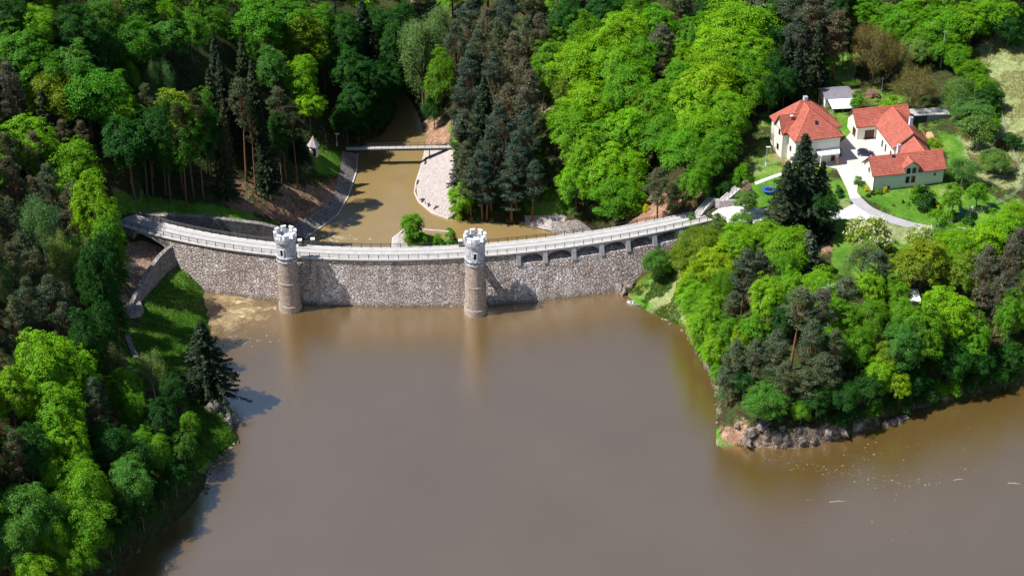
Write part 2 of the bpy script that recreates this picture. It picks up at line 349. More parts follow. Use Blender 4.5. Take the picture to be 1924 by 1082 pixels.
upst = (GY < np.polyval(TOPC, np.clip(GX, -96, 50) / 50) - 1.5)
def pin(poly, soft=6):           # soft mask of a picture-space patch of ground
    return np.clip(.5 - sdist(poly, pX, pY) / (2 * soft), 0, 1)
rough = fbm(GX / 9, GY / 9, 3, 5)
GARD = pin([(1400,300),(1450,100),(1640,150),(1924,180),(1990,440),(1330,440),(1330,395)], 20)
Hh = Hh + rough * 3.0 * (1 - np.maximum(GARD, .0)) * np.clip((Hh - 3) / 10, .1, 1)
ku = 1.1 + 1.7 * np.clip(pin([(1400,770),(1600,760),(1600,860),(1400,870)], 10) + pin([(380,735),(440,735),(445,815),(400,790)], 8), 0, 1)
bankU = np.where(DU > 0, -.05 + ku * DU + fbm(GX / 2.2, GY / 2.2, 9, 4) * 2.4 * np.clip(DU / 2, 0, 1), DU * .6)
bankB = np.where(DB > 0, -8.0 + .9 * DB, -8 + DB * .6)
TZ = np.minimum(Hh, bankU); TZ = np.minimum(TZ, np.where(~upst, bankB, 1e9))
TZ = np.where((DU > .5) & upst, np.maximum(TZ, .25), TZ); TZ = np.where((DB > .3) & ~upst, np.maximum(TZ, -7.7), TZ)
CUTP = [tuple(P(a, b, z)[:2]) for a, b, z in [(262,401,11),(300,406,10.6),(345,407,10),(420,413,8.6),(490,422,6.3),(550,437,3.4)]] + [DP(x, -4.6, 0)[:2] for x in np.linspace(-52, XL + 2, 20)]
DC = sdist(CUTP, GX, GY); TZ = np.where(DC < .4, np.minimum(TZ, np.interp(GX, [-90, -78, -50], [6, 1, -8.5])), TZ)
wt = np.interp(GX, [P(262,401,11)[0], P(345,407,10)[0], P(420,413,8.6)[0], P(490,422,6.3)[0], P(550,437,3.4)[0]], [11, 10, 8.6, 6.3, 3.4])
TZ = np.where((DC > .4) & (DC < 14) & ~upst & (GX < -50) & (GX > -90), np.minimum(TZ, wt - .45 + .45 * np.maximum(DC - 1.4, 0)), TZ)
TZ = np.where((DU < 0), np.maximum(np.minimum(TZ, -.4), -4), TZ); TZ = np.maximum(TZ, -10.5)
def T(x, y, A=None):
    TZ = globals()['TZ'] if A is None else A
    i = np.clip(np.searchsorted(gx, x) - 1, 0, len(gx) - 2); j = np.clip(np.searchsorted(gy, y) - 1, 0, len(gy) - 2)
    fx = (x - gx[i]) / (gx[i + 1] - gx[i]); fy = (y - gy[j]) / (gy[j + 1] - gy[j])
    return (TZ[j, i] * (1 - fx) + TZ[j, i + 1] * fx) * (1 - fy) + (TZ[j + 1, i] * (1 - fx) + TZ[j + 1, i + 1] * fx) * fy
TW_ = np.where(((DU < 1.0) & upst) | ((DB < .5) & ~upst), -70.0, TZ)
_ts = np.linspace(0, 1, 2600)
def hit(px, py, h=0.0):          # first ground (or canopy h above it) met along the line of sight
    a = P(px, py, 85.0); b = P(px, py, -10.5); pts = a[None] + (b - a)[None] * _ts[:, None]
    g = (T(pts[:, 0], pts[:, 1]) if h == 0 else T(pts[:, 0], pts[:, 1], TW_)) + h; k = np.argmax(pts[:, 2] <= g)
    if pts[k, 2] > g[k]: k = len(_ts) - 1
    q = pts[k]; return np.array([q[0], q[1], T(q[0], q[1])])
# ground mesh
nx, ny = len(gx), len(gy)
V = np.stack([GX, GY, TZ], -1).reshape(-1, 3); idx = np.arange(nx * ny).reshape(ny, nx)
F = np.stack([idx[:-1, :-1], idx[:-1, 1:], idx[1:, 1:], idx[1:, :-1]], -1).reshape(-1, 4)
me = bpy.data.meshes.new('ground'); me.vertices.add(len(V)); me.vertices.foreach_set('co', V.astype(np.float32).ravel())
me.loops.add(F.size); me.loops.foreach_set('vertex_index', F.astype(np.int32).ravel()); me.polygons.add(len(F))
me.polygons.foreach_set('loop_start', np.arange(0, F.size, 4, dtype=np.int32)); me.polygons.foreach_set('use_smooth', np.ones(len(F), bool)); me.update(); me.validate()
pX, pY = QV(GX, GY, TZ)
grass = GARD * .42 * (TZ > 12); dry = np.zeros(GX.shape); soil = np.zeros(GX.shape); rockm = np.zeros(GX.shape)
for poly in ([(300,480),(330,470),(400,560),(410,640),(400,720),(250,690),(215,640),(225,612),(262,615),(275,560)], [(210,360),(420,385),(560,428),(545,440),(300,412),(220,400)],
             [(350,740),(400,760),(452,830),(400,870),(370,900),(340,800)], [(1345,425),(1160,552),(1190,570),(1230,590),(1300,618),(1320,500)],
             [(975,345),(1080,355),(1080,404),(985,404)], [(580,275),(648,285),(640,330),(600,330)], [(756,428),(870,420),(880,470),(770,468)],
             [(1555,95),(1610,100),(1600,160),(1530,160)], [(1400,330),(1460,300),(1480,420),(1380,400)], [(1565,330),(1590,340),(1600,380),(1560,395)],
             [(1600,360),(1640,355),(1780,345),(1850,350),(1900,400),(1880,440),(1740,430),(1680,405)], [(1570,400),(1800,440),(1720,520),(1560,520)], [(1570,205),(1610,210),(1605,255),(1580,255)], [(1760,240),(1830,260),(1860,330),(1790,330)], [(1340,850),(1342,770),(1352,800),(1356,832),(1400,840),(1410,850)], [(840,225),(860,380),(880,400),(878,300)]):
    grass = np.maximum(grass, pin(poly, 7))
for poly in ([(1830,90),(1924,40),(2100,0),(2100,330),(1924,330),(1880,200)], [(1790,240),(1924,230),(1924,360),(1830,340)], [(1640,410),(1720,432),(1700,455),(1650,445)], [(1570,380),(1602,372),(1600,392),(1575,400)], [(1620,-30),(1700,-30),(1700,60),(1620,60)], [(1240,520),(1310,500),(1310,620),(1200,560)],[(1560,140),(1620,150),(1600,180)]):
    dry = np.maximum(dry, pin(poly, 12))
for poly in ([(400,345),(600,345),(645,330),(630,390),(550,424),(430,395)], [(850,290),(880,290),(885,370),(860,360)], [(785,220),(860,225),(850,275),(800,270)], [(1575,405),(1620,412),(1600,470),(1550,470)], [(1180,370),(1340,350),(1330,400),(1180,420)], [(1440,280),(1490,290),(1480,310),(1440,300)],[(985,400),(1060,402),(1100,430),(990,425)], [(1350,795),(1400,790),(1410,835),(1355,842)]):
    soil = np.maximum(soil, pin(poly, 14))
sl = np.hypot(*np.gradient(TZ, 1.0)) ; shore = np.clip(1 - DU / 2.2, 0, 1) * (DU > -3)
rockm = np.clip((sl - 1.5) * 1.2, 0, 1) * .6 * (DU < 22) * upst; rockm = np.maximum(rockm, shore * .35)
rockm = np.maximum(rockm, pin([(1400,805),(1540,800),(1600,790),(1580,830),(1480,850),(1400,845)], 5) * .7)
at = me.color_attributes.new('cover', 'FLOAT_COLOR', 'POINT')
at.data.foreach_set('color', np.stack([grass, dry, soil, rockm], -1).astype(np.float32).ravel())
m, nt, b = newmat('ground_cover'); va = nt.nodes.new('ShaderNodeVertexColor'); va.layer_name = 'cover'
sp = nt.nodes.new('ShaderNodeSeparateColor'); nt.links.new(va.outputs[0], sp.inputs[0]); v = pos(nt)
nL = noise(nt, v, .12, 6, .65); nM = noise(nt, v, .9, 5, .7); nS = noise(nt, v, 4, 4, .7)
nMS = mth(nt, 'ADD', mth(nt, 'MULTIPLY', nM, .5), mth(nt, 'MULTIPLY', nS, .5))
base = ramp(nt, nMS, [(.34, (.022, .028, .008)), (.5, (.05, .032, .02)), (.64, (.12, .06, .035))])
base = mixc(nt, ramp(nt, nM, [(.47, (0, 0, 0)), (.6, (1, 1, 1))]), base, (.02, .085, .01))
gr = ramp(nt, mth(nt, 'ADD', mth(nt, 'MULTIPLY', nL, .45), mth(nt, 'MULTIPLY', nMS, .55)), [(.37, (.03, .11, .010)), (.48, (.075, .19, .018)), (.56, (.14, .24, .035)), (.66, (.25, .27, .09))])
dr = ramp(nt, nMS, [(.33, (.09, .17, .04)), (.5, (.21, .25, .10)), (.62, (.40, .37, .21))])
so = ramp(nt, nMS, [(.33, (.11, .055, .04)), (.5, (.27, .15, .1)), (.62, (.50, .35, .25))])
ro = ramp(nt, nMS, [(.38, (.06, .04, .03)), (.5, (.17, .12, .09)), (.62, (.46, .38, .31))])
def thr(ch): return mth(nt, 'MULTIPLY', mth(nt, 'SUBTRACT', mth(nt, 'ADD', ch, mth(nt, 'ADD', mth(nt, 'MULTIPLY', mth(nt, 'SUBTRACT', nMS, .5), 1.6), mth(nt, 'MULTIPLY', mth(nt, 'SUBTRACT', nL, .5), 2.4))), .34), 3.0, True)
c = mixc(nt, thr(sp.outputs[2]), base, so); c = mixc(nt, thr(sp.outputs[0]), c, gr); c = mixc(nt, thr(sp.outputs[1]), c, dr); c = mixc(nt, thr(va.outputs['Alpha']), c, ro)
nt.links.new(c, b.inputs['Base Color']); b.inputs['Roughness'].default_value = .95; b.inputs['Specular IOR Level'].default_value = .1
bump(nt, b, mth(nt, 'ADD', nM, mth(nt, 'MULTIPLY', nS, .5)), .35)
me.materials.append(m); ground = bpy.data.objects.new('ground', me); C.objects.link(ground); tag(ground, kind='structure')
# water sheets
def sheet(name, poly, z, mat):
    mb = MB(); mb.face([(x, y, z) for x, y in poly]); return tag(mb.build(name, mat), kind='structure')
sheet('reservoir_water', [DP(x, .3, 0)[:2] for x in np.linspace(XL + 8, 50, 40)] + [(400, 20), (4000, -100), (4000, -4000), (-4000, -4000), (-4000, -60), (-200, -20)], 0, M['water'])
sheet('basin_water', [DP(x, -3.5, 0)[:2] for x in np.linspace(XL + 8, 40, 40)] + [(60, 40), (60, 400), (-90, 400), (-90, 20)], -8, M['water2'])
# sheets that follow the ground
def drape(name, pix, mat, dz=.07, cell=1.6, kind='structure', world=None):
    poly = world or [tuple(hit(a, b)[:2]) for a, b in pix]
    xs = [p[0] for p in poly]; ys = [p[1] for p in poly]; n = len(poly)
    dens = []
    for i in range(n):
        p, q = np.array(poly[i]), np.array(poly[(i + 1) % n]); k = max(1, int(np.linalg.norm(q - p) / cell))
        dens += [tuple(p + (q - p) * t / k) for t in range(k)]
    A, B = np.meshgrid(np.arange(min(xs), max(xs), cell), np.arange(min(ys), max(ys), cell)); s = sdist(dens, A, B)
    inn = [(float(a), float(b)) for a, b in zip(A[s < -cell * .4], B[s < -cell * .4])]
    pts = [Vector(p) for p in dens] + [Vector(p) for p in inn]; nb = len(dens)
    r = delaunay_2d_cdt(pts, [(i, (i + 1) % nb) for i in range(nb)], [list(range(nb))], 1, 1e-5)
    mb = MB(); mb.v = [(p.x, p.y, float(T(p.x, p.y)) + dz) for p in r[0]]; mb.f = [list(f) for f in r[2]]; mb.uv = [None] * len(mb.f)
    for i, (x, y) in enumerate(dens):       # thin edge down into the ground
        x2, y2 = dens[(i + 1) % nb]; z1, z2 = float(T(x, y)), float(T(x2, y2)); mb.face([(x, y, z1 + dz), (x2, y2, z2 + dz), (x2, y2, z2 - .3), (x, y, z1 - .3)])
    o = mb.build(name, mat)
    bm = bmesh.new(); bm.from_mesh(o.data)
    for f in bm.faces:
        if abs(f.normal.z) > .5 and f.normal.z < 0: f.normal_flip()
    bm.to_mesh(o.data); bm.free()
    if kind: tag(o, kind=kind)
    return o
# ================================================================= dam
XARC = P(318, 448, ZC)[0]; XN0 = P(969, 476, ZC)[0]
dam = thing('dam', 'curved stone dam carrying a road between the two wooded banks', 'dam', DP(-20, 0, 0))
def zn(x): return 1.0 if x >= XN0 else 0.0
xs = np.linspace(XARC, XRR + 2, 300); rs = np.random.RandomState(4)
rows = []
for z in np.linspace(ZC - .5, -4, 56):
    r = []
    for x in xs:
        zt = ZC - 2.8 if zn(x) else ZC - .5; zz = min(z, zt)
        off = boff(x) * (ZC - zz) / ZC; r.append((x, off, zz))
    rows.append(r)
nz = lambda x, z: .16 * fbm(np.array([x * 1.7]), np.array([z * 2.3]), 5, 3)[0]
def wp(x, off, z): return DP(x, off, z)
mw = MB(); mw.grid([[wp(x, o + nz(x, z), z) for x, o, z in r] for r in rows])
def crest(x): return (ZC - 2.8, ZC - 1.9, -2.9) if zn(x) else (ZC - .5, ZC - .5, -2.5)
mw.grid([[wp(x, -5.0, -10) for x in xs], [wp(x, -5.0, crest(x)[1]) for x in xs], [wp(x, crest(x)[2], crest(x)[1]) for x in xs], [wp(x, boff(x) * (ZC - crest(x)[0]) / ZC, crest(x)[0]) for x in xs]])
for x in (xs[0], xs[-1]): mw.face([wp(x, -5, -10), wp(x, -5, ZC - .5), wp(x, 0, ZC - .5), wp(x, boff(x) * 1.3, -4)])
mw.face([wp(XN0, -5, ZC - .5), wp(XN0, -5, ZC - 2.9), wp(XN0, .5, ZC - 2.9), wp(XN0, 0, ZC - .5)])
mw.build('masonry_wall', M['dam'], dam)
XL2 = P(221, 414, ZC)[0]
def ring(mb, x0, x1, sec, n=120, cap=True):      # sec: closed list of (off, z)
    X = np.linspace(x0, x1, n)
    for i in range(len(sec)):
        a_, b_ = sec[i], sec[(i + 1) % len(sec)]
        mb.grid([[DP(x, a_[0], a_[1]) for x in X], [DP(x, b_[0], b_[1]) for x in X]])
    if cap:
        for x in (x0, x1): mb.face([DP(x, *s) for s in sec])
    return mb
ring(MB(), XL2, XRR, [(.45, ZC + .06), (.45, ZC - .28), (-.3, ZC - .28), (-.3, ZC + .06)]).build('coping', M['edge'], dam)
ring(MB(), XL2, XRR, [(-4.75, ZC + .06), (-4.75, ZC - .3), (-5.3, ZC - .3), (-5.3, ZC + .06)]).build('coping', M['edge'], dam)
ring(MB(), XL2, XRR, [(-.303, ZC), (-.303, ZC - .498), (-4.747, ZC - .498), (-4.747, ZC)]).build('road_deck', M['conc'], dam)
ring(MB(), XARC + .1, XN0, [(.16, ZC - .283), (.16, ZC - .8), (-.6, ZC - .8), (-.6, ZC - .283)]).build('string_course', M['darkstone'], dam)
for o_ in (-1.75, -3.35): ring(MB(), XL2, XRR, [(o_, ZC + .004), (o_ - .12, ZC + .004)], 120, False).build('road_joint', M['asphalt'], dam)
# openings under the road at the right end
pier_px = [973.5, 1023.5, 1077, 1129, 1178, 1228, 1278, 1324]; pier_x = []
for q in pier_px: pier_x.append(float(P(q, np.interp(q, [980, 1100, 1200, 1310, 1345], [475, 457, 440, 420, 412]) + 6, ZC - 1)[0]))
for i, x in enumerate(pier_x):
    ring(MB(), x - .5, x + .5, [(.30 + boff(x) * .02, ZC - .303), (boff(x) * .30 + .12, ZC - 3.1), (-.5, ZC - 3.1), (-5.05, ZC - 2.2), (-5.05, ZC - .52), (-.32, ZC - .52), (-.32, ZC - .303)], 3).build('pier', M['archconc'], dam)
for i in range(len(pier_x) - 1):
    a_, b_ = pier_x[i] + .5, pier_x[i + 1] - .5
    for o0, o1 in ((.1, -.55), (-4.45, -5.0)):
        mb = MB()
        X = np.linspace(a_, b_, 15); zb = [ZC - .72 - 1.35 * abs(2 * (x - a_) / (b_ - a_) - 1) ** 3.2 for x in X]
        mb.grid([[DP(x, o0, z) for x, z in zip(X, zb)], [DP(x, o0, ZC - .5) for x in X]]); mb.grid([[DP(x, o1, ZC - .5) for x in X], [DP(x, o1, z) for x, z in zip(X, zb)]])
        mb.grid([[DP(x, o1, z) for x, z in zip(X, zb)], [DP(x, o0, z) for x, z in zip(X, zb)]])
        mb.build('arch', M['archconc'], dam, weld=True)
# arch over the spillway chute at the left end
X = np.linspace(XL + .4, XARC + .6, 26); zb = []
for x in X:
    t = (x - X[0]) / (X[-1] - X[0]); zb.append(ZC - .85 - 3.3 * max(0, (t - .12) / .88) ** 1.9 - (2.0 * (1 - t / .12) ** 2 if t < .12 else 0))
mb = MB()
mb.grid([[DP(x, .14, z) for x, z in zip(X, zb)], [DP(x, .14, ZC - .284) for x in X]])
mb.grid([[DP(x, -5.0, ZC - .5) for x in X], [DP(x, -5.0, z) for x, z in zip(X, zb)]]); mb.grid([[DP(x, -5.0, z) for x, z in zip(X, zb)], [DP(x, .14, z) for x, z in zip(X, zb)]])
mb.build('spillway_arch', M['darkstone'], dam)
mb = MB(); mb.grid([[DP(x, .22, z) for x, z in zip(X, zb)], [DP(x, .22, min(z + .42, ZC - .3)) for x, z in zip(X, zb)]]); mb.grid([[DP(x, -.1, z - .02) for x, z in zip(X, zb)], [DP(x, .22, z - .02) for x, z in zip(X, zb)]])
mb.build('arch_ring', M['edge'], dam)
ring(MB(), XL2 - .5, XL + .42, [(.1, ZC - .5), (.5, ZC - 5), (-5.4, ZC - 5), (-5.4, ZC - .5)], 6).build('abutment', M['darkstone'], dam)
# railings
def railing(off, label):
    L = []; x = XL; pts = []
    X = np.linspace(XL2, XRR, 1400); Pn = np.array([DP(x, off, ZC + .05) for x in X]); s = np.concatenate([[0], np.cumsum(np.linalg.norm(np.diff(Pn[:, :2], axis=0), axis=1))])
    n = int(s[-1] / 2.25); t = thing('railing', label, 'railing', Pn[0], group='railings along the dam road')
    ss = np.linspace(0, s[-1], n + 1); PT = np.stack([np.interp(ss, s, Pn[:, k]) for k in range(3)], -1)
    p0 = MB().box((PT[0][0], PT[0][1], PT[0][2] + .55), (.13, .13, 1.1)).build('post', M['iron'], t)
    for p in PT[1:]:
        o = p0.copy(); C.objects.link(o); o.parent = t; o.location = Vector(p) - Vector(PT[0])
    for h, r_ in ((1.08, .065), (.55, .045), (.82, .03)): MB().tube([(p[0], p[1], p[2] + h) for p in PT], r_, 4).build('rail', M['iron'], t)
    return PT
railing(.05, 'iron railing along the reservoir side of the dam road'); railing(-5.0, 'iron railing along the downstream side of the dam road')
# towers
def tower(px, py, label, wa):
    c = P(px, py, 0); t = thing('tower', label, 'tower', (c[0], c[1], 0), group='round towers on the dam')
    MB().lathe((c[0], c[1], 0), [(2.75, -4), (2.72, 1.55), (2.5, 1.75), (2.5, 1.8)], 40).build('plinth', M['tower'], t, False)
    MB().lathe((c[0], c[1], 0), [(2.5, 1.7), (2.4, 7.35), (2.5, 7.4), (2.5, 7.7), (2.34, 7.8), (2.24, 13.3)], 40).build('shaft', M['tower'], t)
    MB().lathe((c[0], c[1], 0), [(2.3, 13.2), (2.44, 13.35), (2.44, 13.65), (2.33, 13.7), (2.33, 14.4), (2.46, 14.45), (2.46, 14.7), (2.25, 14.8), (2.22, 17.9), (2.34, 18.0), (2.36, 18.3), (2.55, 18.6), (2.58, 19.55), (2.12, 19.55), (2.12, 18.9), (0.01, 18.9)], 40).build('head', M['towerhead'], t)
    mb = MB()
    rr_ = [[(c[0] + (2.42 if k % 4 < 2 else 2.25) * math.cos(k * math.pi / 72), c[1] + (2.42 if k % 4 < 2 else 2.25) * math.sin(k * math.pi / 72), z_) for k in range(145)] for z_ in (13.88, 14.16)]
    mb.grid(rr_)
    mb.build('string_course', M['iron'], t)
    for k in range(8):
        a0 = k * math.pi / 4 + .25; m_ = MB(); h = .21
        for (r0, r1, z0, z1, e) in ((2.1, 2.6, 19.5, 20.55, 0), (2.04, 2.68, 20.55, 20.72, .03)):
            a1, a2 = a0 - h - e, a0 + h + e
            q = lambda r, a_, z: (c[0] + r * math.cos(a_), c[1] + r * math.sin(a_), z)
            m_.hexa([q(r0, a1, z0), q(r1, a1, z0), q(r1, a2, z0), q(r0, a2, z0)], [q(r0, a1, z1), q(r1, a1, z1), q(r1, a2, z1), q(r0, a2, z1)])
        m_.build('merlon', M['white'], t)
    for k, a_ in enumerate((wa, wa + 2.1, wa - 2.1)):
        a_ = a_ - math.pi / 2; q = lambda r, s_, z: (c[0] + r * math.cos(a_) - s_ * math.sin(a_), c[1] + r * math.sin(a_) + s_ * math.cos(a_), z)
        f = MB()
        for (s0, s1, z0, z1) in ((-.5, -.33, 15.2, 16.8), (.33, .5, 15.2, 16.8), (-.5, .5, 16.8, 17.0), (-.55, .55, 15.0, 15.2)):
            f.hexa([q(2.1, s0, z0), q(2.33, s0, z0), q(2.33, s1, z0), q(2.1, s1, z0)], [q(2.1, s0, z1), q(2.33, s0, z1), q(2.33, s1, z1), q(2.1, s1, z1)])
        wf = f.build('window', M['white'], t)
        g_ = MB(); g_.hexa([q(2.05, -.33, 15.2), q(2.255, -.33, 15.2), q(2.255, .33, 15.2), q(2.05, .33, 15.2)], [q(2.05, -.33, 16.8), q(2.255, -.33, 16.8), q(2.255, .33, 16.8), q(2.05, .33, 16.8)]); g_.build('opening', M['glass'], wf)
    # small bridge from the crown to the tower
    xt = c[0]; n = cnorm(xt); s1 = np.array([-n[1], n[0]]); e = np.array(DP(xt, .3, ZC)); L = np.linalg.norm(np.array(c[:2]) - e[:2]) - 1.9; br = MB()
    k = lambda s_, l_, z: (e[0] + s1[0] * s_ + n[0] * l_, e[1] + s1[1] * s_ + n[1] * l_, z)
    br.hexa([k(-.8, 0, ZC - 1.0), k(.8, 0, ZC - 1.0), k(.8, L, ZC - 1.0), k(-.8, L, ZC - 1.0)], [k(-.8, 0, ZC + .03), k(.8, 0, ZC + .03), k(.8, L, ZC + .03), k(-.8, L, ZC + .03)])
    for s_ in (-.8, .8): br.tube([k(s_, 0, ZC + 1), k(s_, L + .3, ZC + 1)], .04, 4)
    br.build('walkway', M['edge'], t)
tower(546, 578.5, 'round battlemented stone tower on the left, in front of the dam', -.36)
tower(894, 585, 'round battlemented stone tower on the right, in front of the dam', 0.02)
# stone gate pillars beside the towers and the gauge pipe
def pillar(px, py, label, h=1.5):
    p = P(px, py, ZC); t = thing('gate_pillar', label, 'pillar', p, group='stone pillars on the dam crown')
    MB().box((p[0], p[1], p[2] + h / 2), (.75, .75, h), .1).build('shaft', M['darkstone'], t); MB().box((p[0], p[1], p[2] + h + .1), (.95, .95, .22), .1).build('cap', M['white'], t)
pillar(564, 462, 'left one of the stone pillars behind the left tower'); pillar(588, 460, 'right one of the stone pillars behind the left tower'); pillar(865, 463, 'pale capped stone pillar just left of the right tower')
mb = MB()
a_, b_ = P(566, 460, ZC + .9), P(586, 458, ZC + .9); mb.tube([a_, b_], .05, 4); mb.tube([a_ - [0, 0, .5], b_ - [0, 0, .5]], .05, 4)
place(mb, 'gate_bar', M['iron'], 'dark iron barrier between the two stone pillars by the left tower', 'barrier')
x = P(583, 482, ZC)[0]; mb = MB(); mb.tube([DP(x, .55, ZC + .2), DP(x, .55, 6.2)], .06, 5); mb.box(DP(x, .4, 6.4), (.3, .3, .3))
place(mb, 'gauge_pipe', M['iron'], 'thin dark vertical pipe on the dam wall right of the left tower', 'pipe')
# road on both banks
drape('road', [(221,397),(222,414),(205,408),(180,402),(165,396),(190,392)], M['conc'], .12)
drape('road', [(1337,402),(1345,414),(1372,420),(1420,424),(1500,420),(1582,412),(1625,412),(1660,421),(1666,417),(1631,402),(1604,384),(1575,398),(1500,398),(1420,392),(1390,384),(1350,393)], M['gravel'], .08)
drape('driveway', [(1597,374),(1604,384),(1618,394),(1631,402),(1650,411),(1666,418),(1685,423),(1701,427),(1726,432),(1790,436),(1850,440),(1924,448),(1924,438),(1850,431),(1790,427),(1745,425),(1714,418),(1684,409),(1659,400),(1640,391),(1631,384),(1618,372)], M['asphalt'], .085)
drape('courtyard', [(1552,300),(1580,268),(1598,250),(1612,263),(1650,262),(1680,288),(1690,300),(1680,318),(1624,340),(1612,344),(1610,362),(1618,372),(1597,374),(1592,358),(1572,318),(1545,312)], M['paver'], .08)
drape('garden_path', [(1418,343),(1458,328),(1490,318),(1490,323),(1460,333),(1420,348)], M['gravel'], .08)
drape('chute_floor', [(243,458),(268,452),(305,466),(300,482),(276,515),(260,545),(246,572),(228,600),(200,612),(170,590),(180,540),(195,500),(215,470)], M['chute'], .1)
# basin paving
drape('stone_bank', [(643,285),(641,311),(628,363),(606,392),(550,425),(545,440),(572,447),(605,425),(635,403),(654,370),(670,322),(671,289)], M['darkstone'], .1)
drape('stone_bank', [(797,285),(781,345),(786,378),(812,400),(842,411),(856,402),(872,388),(858,345),(850,283)], M['cobble'], .1)
drape('stone_bank', [(733,472),(738,448),(764,428),(778,432),(763,445),(768,474)], M['cobble'], .1)
drape('stone_bank', [(985,405),(1060,404),(1064,440),(988,424)], M['cobble'], .1)
drape('stone_bank', [(1036,421),(1090,416),(1120,440),(1064,446),(1036,438)], M['darkstone'], .16)
def kerb(pl, w_=.3, z=-7.85, dz=0):
    mb = MB(); pts = [P(a_, b_, z) for a_, b_ in pl]; q = []
    for i in range(len(pts) - 1):
        k = max(1, int(np.linalg.norm(pts[i + 1] - pts[i]) / 1.2)); q += [pts[i] + (pts[i + 1] - pts[i]) * j / k for j in range(k)]
    q.append(pts[-1]); L_, R_ = [], []
    for i, p in enumerate(q):
        d = q[min(i + 1, len(q) - 1)] - q[max(i - 1, 0)]; d = d / np.linalg.norm(d); n = np.array([-d[1], d[0], 0]) * w_ / 2; L_.append(p + n); R_.append(p - n)
    dn = np.array([0, 0, 1.2]); u_ = np.array([0, 0, .18])
    mb.grid([[p - dn for p in L_], [p + u_ for p in L_], [p + u_ for p in R_], [p - dn for p in R_]]); return mb
tag(kerb([(672,289),(670,322),(654,370),(635,403),(605,426),(572,448)]).build('kerb', M['edge']), kind='structure')
tag(kerb([(799,280),(797,295),(781,345),(779,362),(786,378),(812,400),(842,411)]).build('kerb', M['edge']), kind='structure')
tag(kerb([(736,470),(738,448),(764,428),(800,432),(850,436)]).build('kerb', M['edge']), kind='structure')
# walls as strips with a given top line
def wallstrip(pts, zt, depth, th=.7, batter=0.0, mat=None, name='wall', side=1):
    q = [np.array(P(a_, b_, z)) for (a_, b_), z in zip(pts, zt)]; r = []
    for i in range(len(q) - 1):
        for j in range(6): r.append(q[i] + (q[i + 1] - q[i]) * j / 6)
    r.append(q[-1]); A_, B_, A2, B2 = [], [], [], []
    for i, p in enumerate(r):
        d = r[min(i + 1, len(r) - 1)] - r[max(i - 1, 0)]; n = np.array([d[1], -d[0], 0]) * side; n /= np.linalg.norm(n)
        A_.append(p); B_.append(p - n * th); zb = p[2] - depth; A2.append(np.array([p[0], p[1], zb]) + n * batter); B2.append(np.array([p[0], p[1], zb]) - n * th)
    mb = MB(); mb.grid([A2, A_, B_, B2]); mb.face([A2[0], A_[0], B_[0], B2[0]]); mb.face([A2[-1], A_[-1], B_[-1], B2[-1]]); return mb
place(wallstrip([(262,401),(300,406),(345,407),(420,413),(490,422),(550,437)], [11,10.6,10,8.6,6.3,3.4], 12, 1.4, .4), 'retaining_wall', M['darkstone'], 'long dark stone retaining wall behind the dam road on the left', 'wall')
place(wallstrip([(330,460),(316,468),(300,484),(278,515),(262,545),(252,566),(243,590)], [10.0,9.7,9.5,9.4,9.3,9.2,8.9], 5, 1.0, 1.2, side=-1), 'chute_wall', M['darkstone'], 'curved stone wall between the spillway chute and the grass bank', 'wall')
# rounded masonry end of the chute wall
e0 = P(243, 588, 8.4); mb = MB(); n_ = 18; rows_ = [[], [], []]
for k in range(n_ + 1):
    a_ = -2.4 + 3.1 * k / n_
    for j, (rr, zz) in enumerate(((4.9, 1.0), (4.2, 6.0), (3.5, 9.3 - .9 * k / n_))): rows_[j].append((e0[0] - 1.2 + rr * math.cos(a_), e0[1] + 2.2 + rr * math.sin(a_) * 1.25, zz))
mb.grid(rows_); mb.face([rows_[2][k] for k in range(n_ + 1)])
place(mb, 'wall_end', M['darkstone'], 'rounded battered stone end of the chute wall on the grass bank', 'wall')
mb = MB(); a_, b_ = hit(238, 632), hit(256, 676)
for i in range(1):
    d = (b_ - a_); d /= np.linalg.norm(d); n = np.array([-d[1], d[0], 0]) * .55; u_ = np.array([0, 0, .7]); v_ = np.array([0, 0, -1.0])
    mb.hexa([a_ - n + v_, b_ - n + v_, b_ + n + v_, a_ + n + v_][::-1], [a_ - n + u_, b_ - n + u_, b_ + n + u_, a_ + n + u_][::-1])
place(mb, 'stone_beam', M['darkstone'], 'narrow stone beam lying down the grass slope left of the big spruce', 'wall')
# footbridge
fb = thing('footbridge', 'narrow footbridge with dark railings across the downstream basin', 'bridge', P(650, 280, -3))
a_, b_ = P(650, 279, -3), P(852, 276, -3); d = (b_ - a_) / np.linalg.norm(b_ - a_); n = np.array([-d[1], d[0], 0]); L = np.linalg.norm(b_ - a_)
def kk(l, s_, z): return tuple(a_ + d * l + n * s_ + np.array([0, 0, z]))
MB().hexa([kk(0, -.7, -.12), kk(L, -.7, -.12), kk(L, .7, -.12), kk(0, .7, -.12)], [kk(0, -.7, .05), kk(L, -.7, .05), kk(L, .7, .05), kk(0, .7, .05)]).build('deck', M['conc'], fb)
for s_ in (-.6, .6):
    MB().hexa([kk(0, s_ - .12, -.6), kk(L, s_ - .12, -.6), kk(L, s_ + .12, -.6), kk(0, s_ + .12, -.6)], [kk(0, s_ - .12, -.123), kk(L, s_ - .12, -.123), kk(L, s_ + .12, -.123), kk(0, s_ + .12, -.123)]).build('girder', M['iron'], fb)
    mb = MB(); mb.tube([kk(0, s_ * 1.1, 1.05), kk(L, s_ * 1.1, 1.05)], .05, 4); mb.tube([kk(0, s_ * 1.1, .55), kk(L, s_ * 1.1, .55)], .03, 4)
    for k in range(16): mb.box(kk(L * k / 15, s_ * 1.1, .5), (.07, .07, 1.1))
    mb.build('railing', M['iron'], fb)
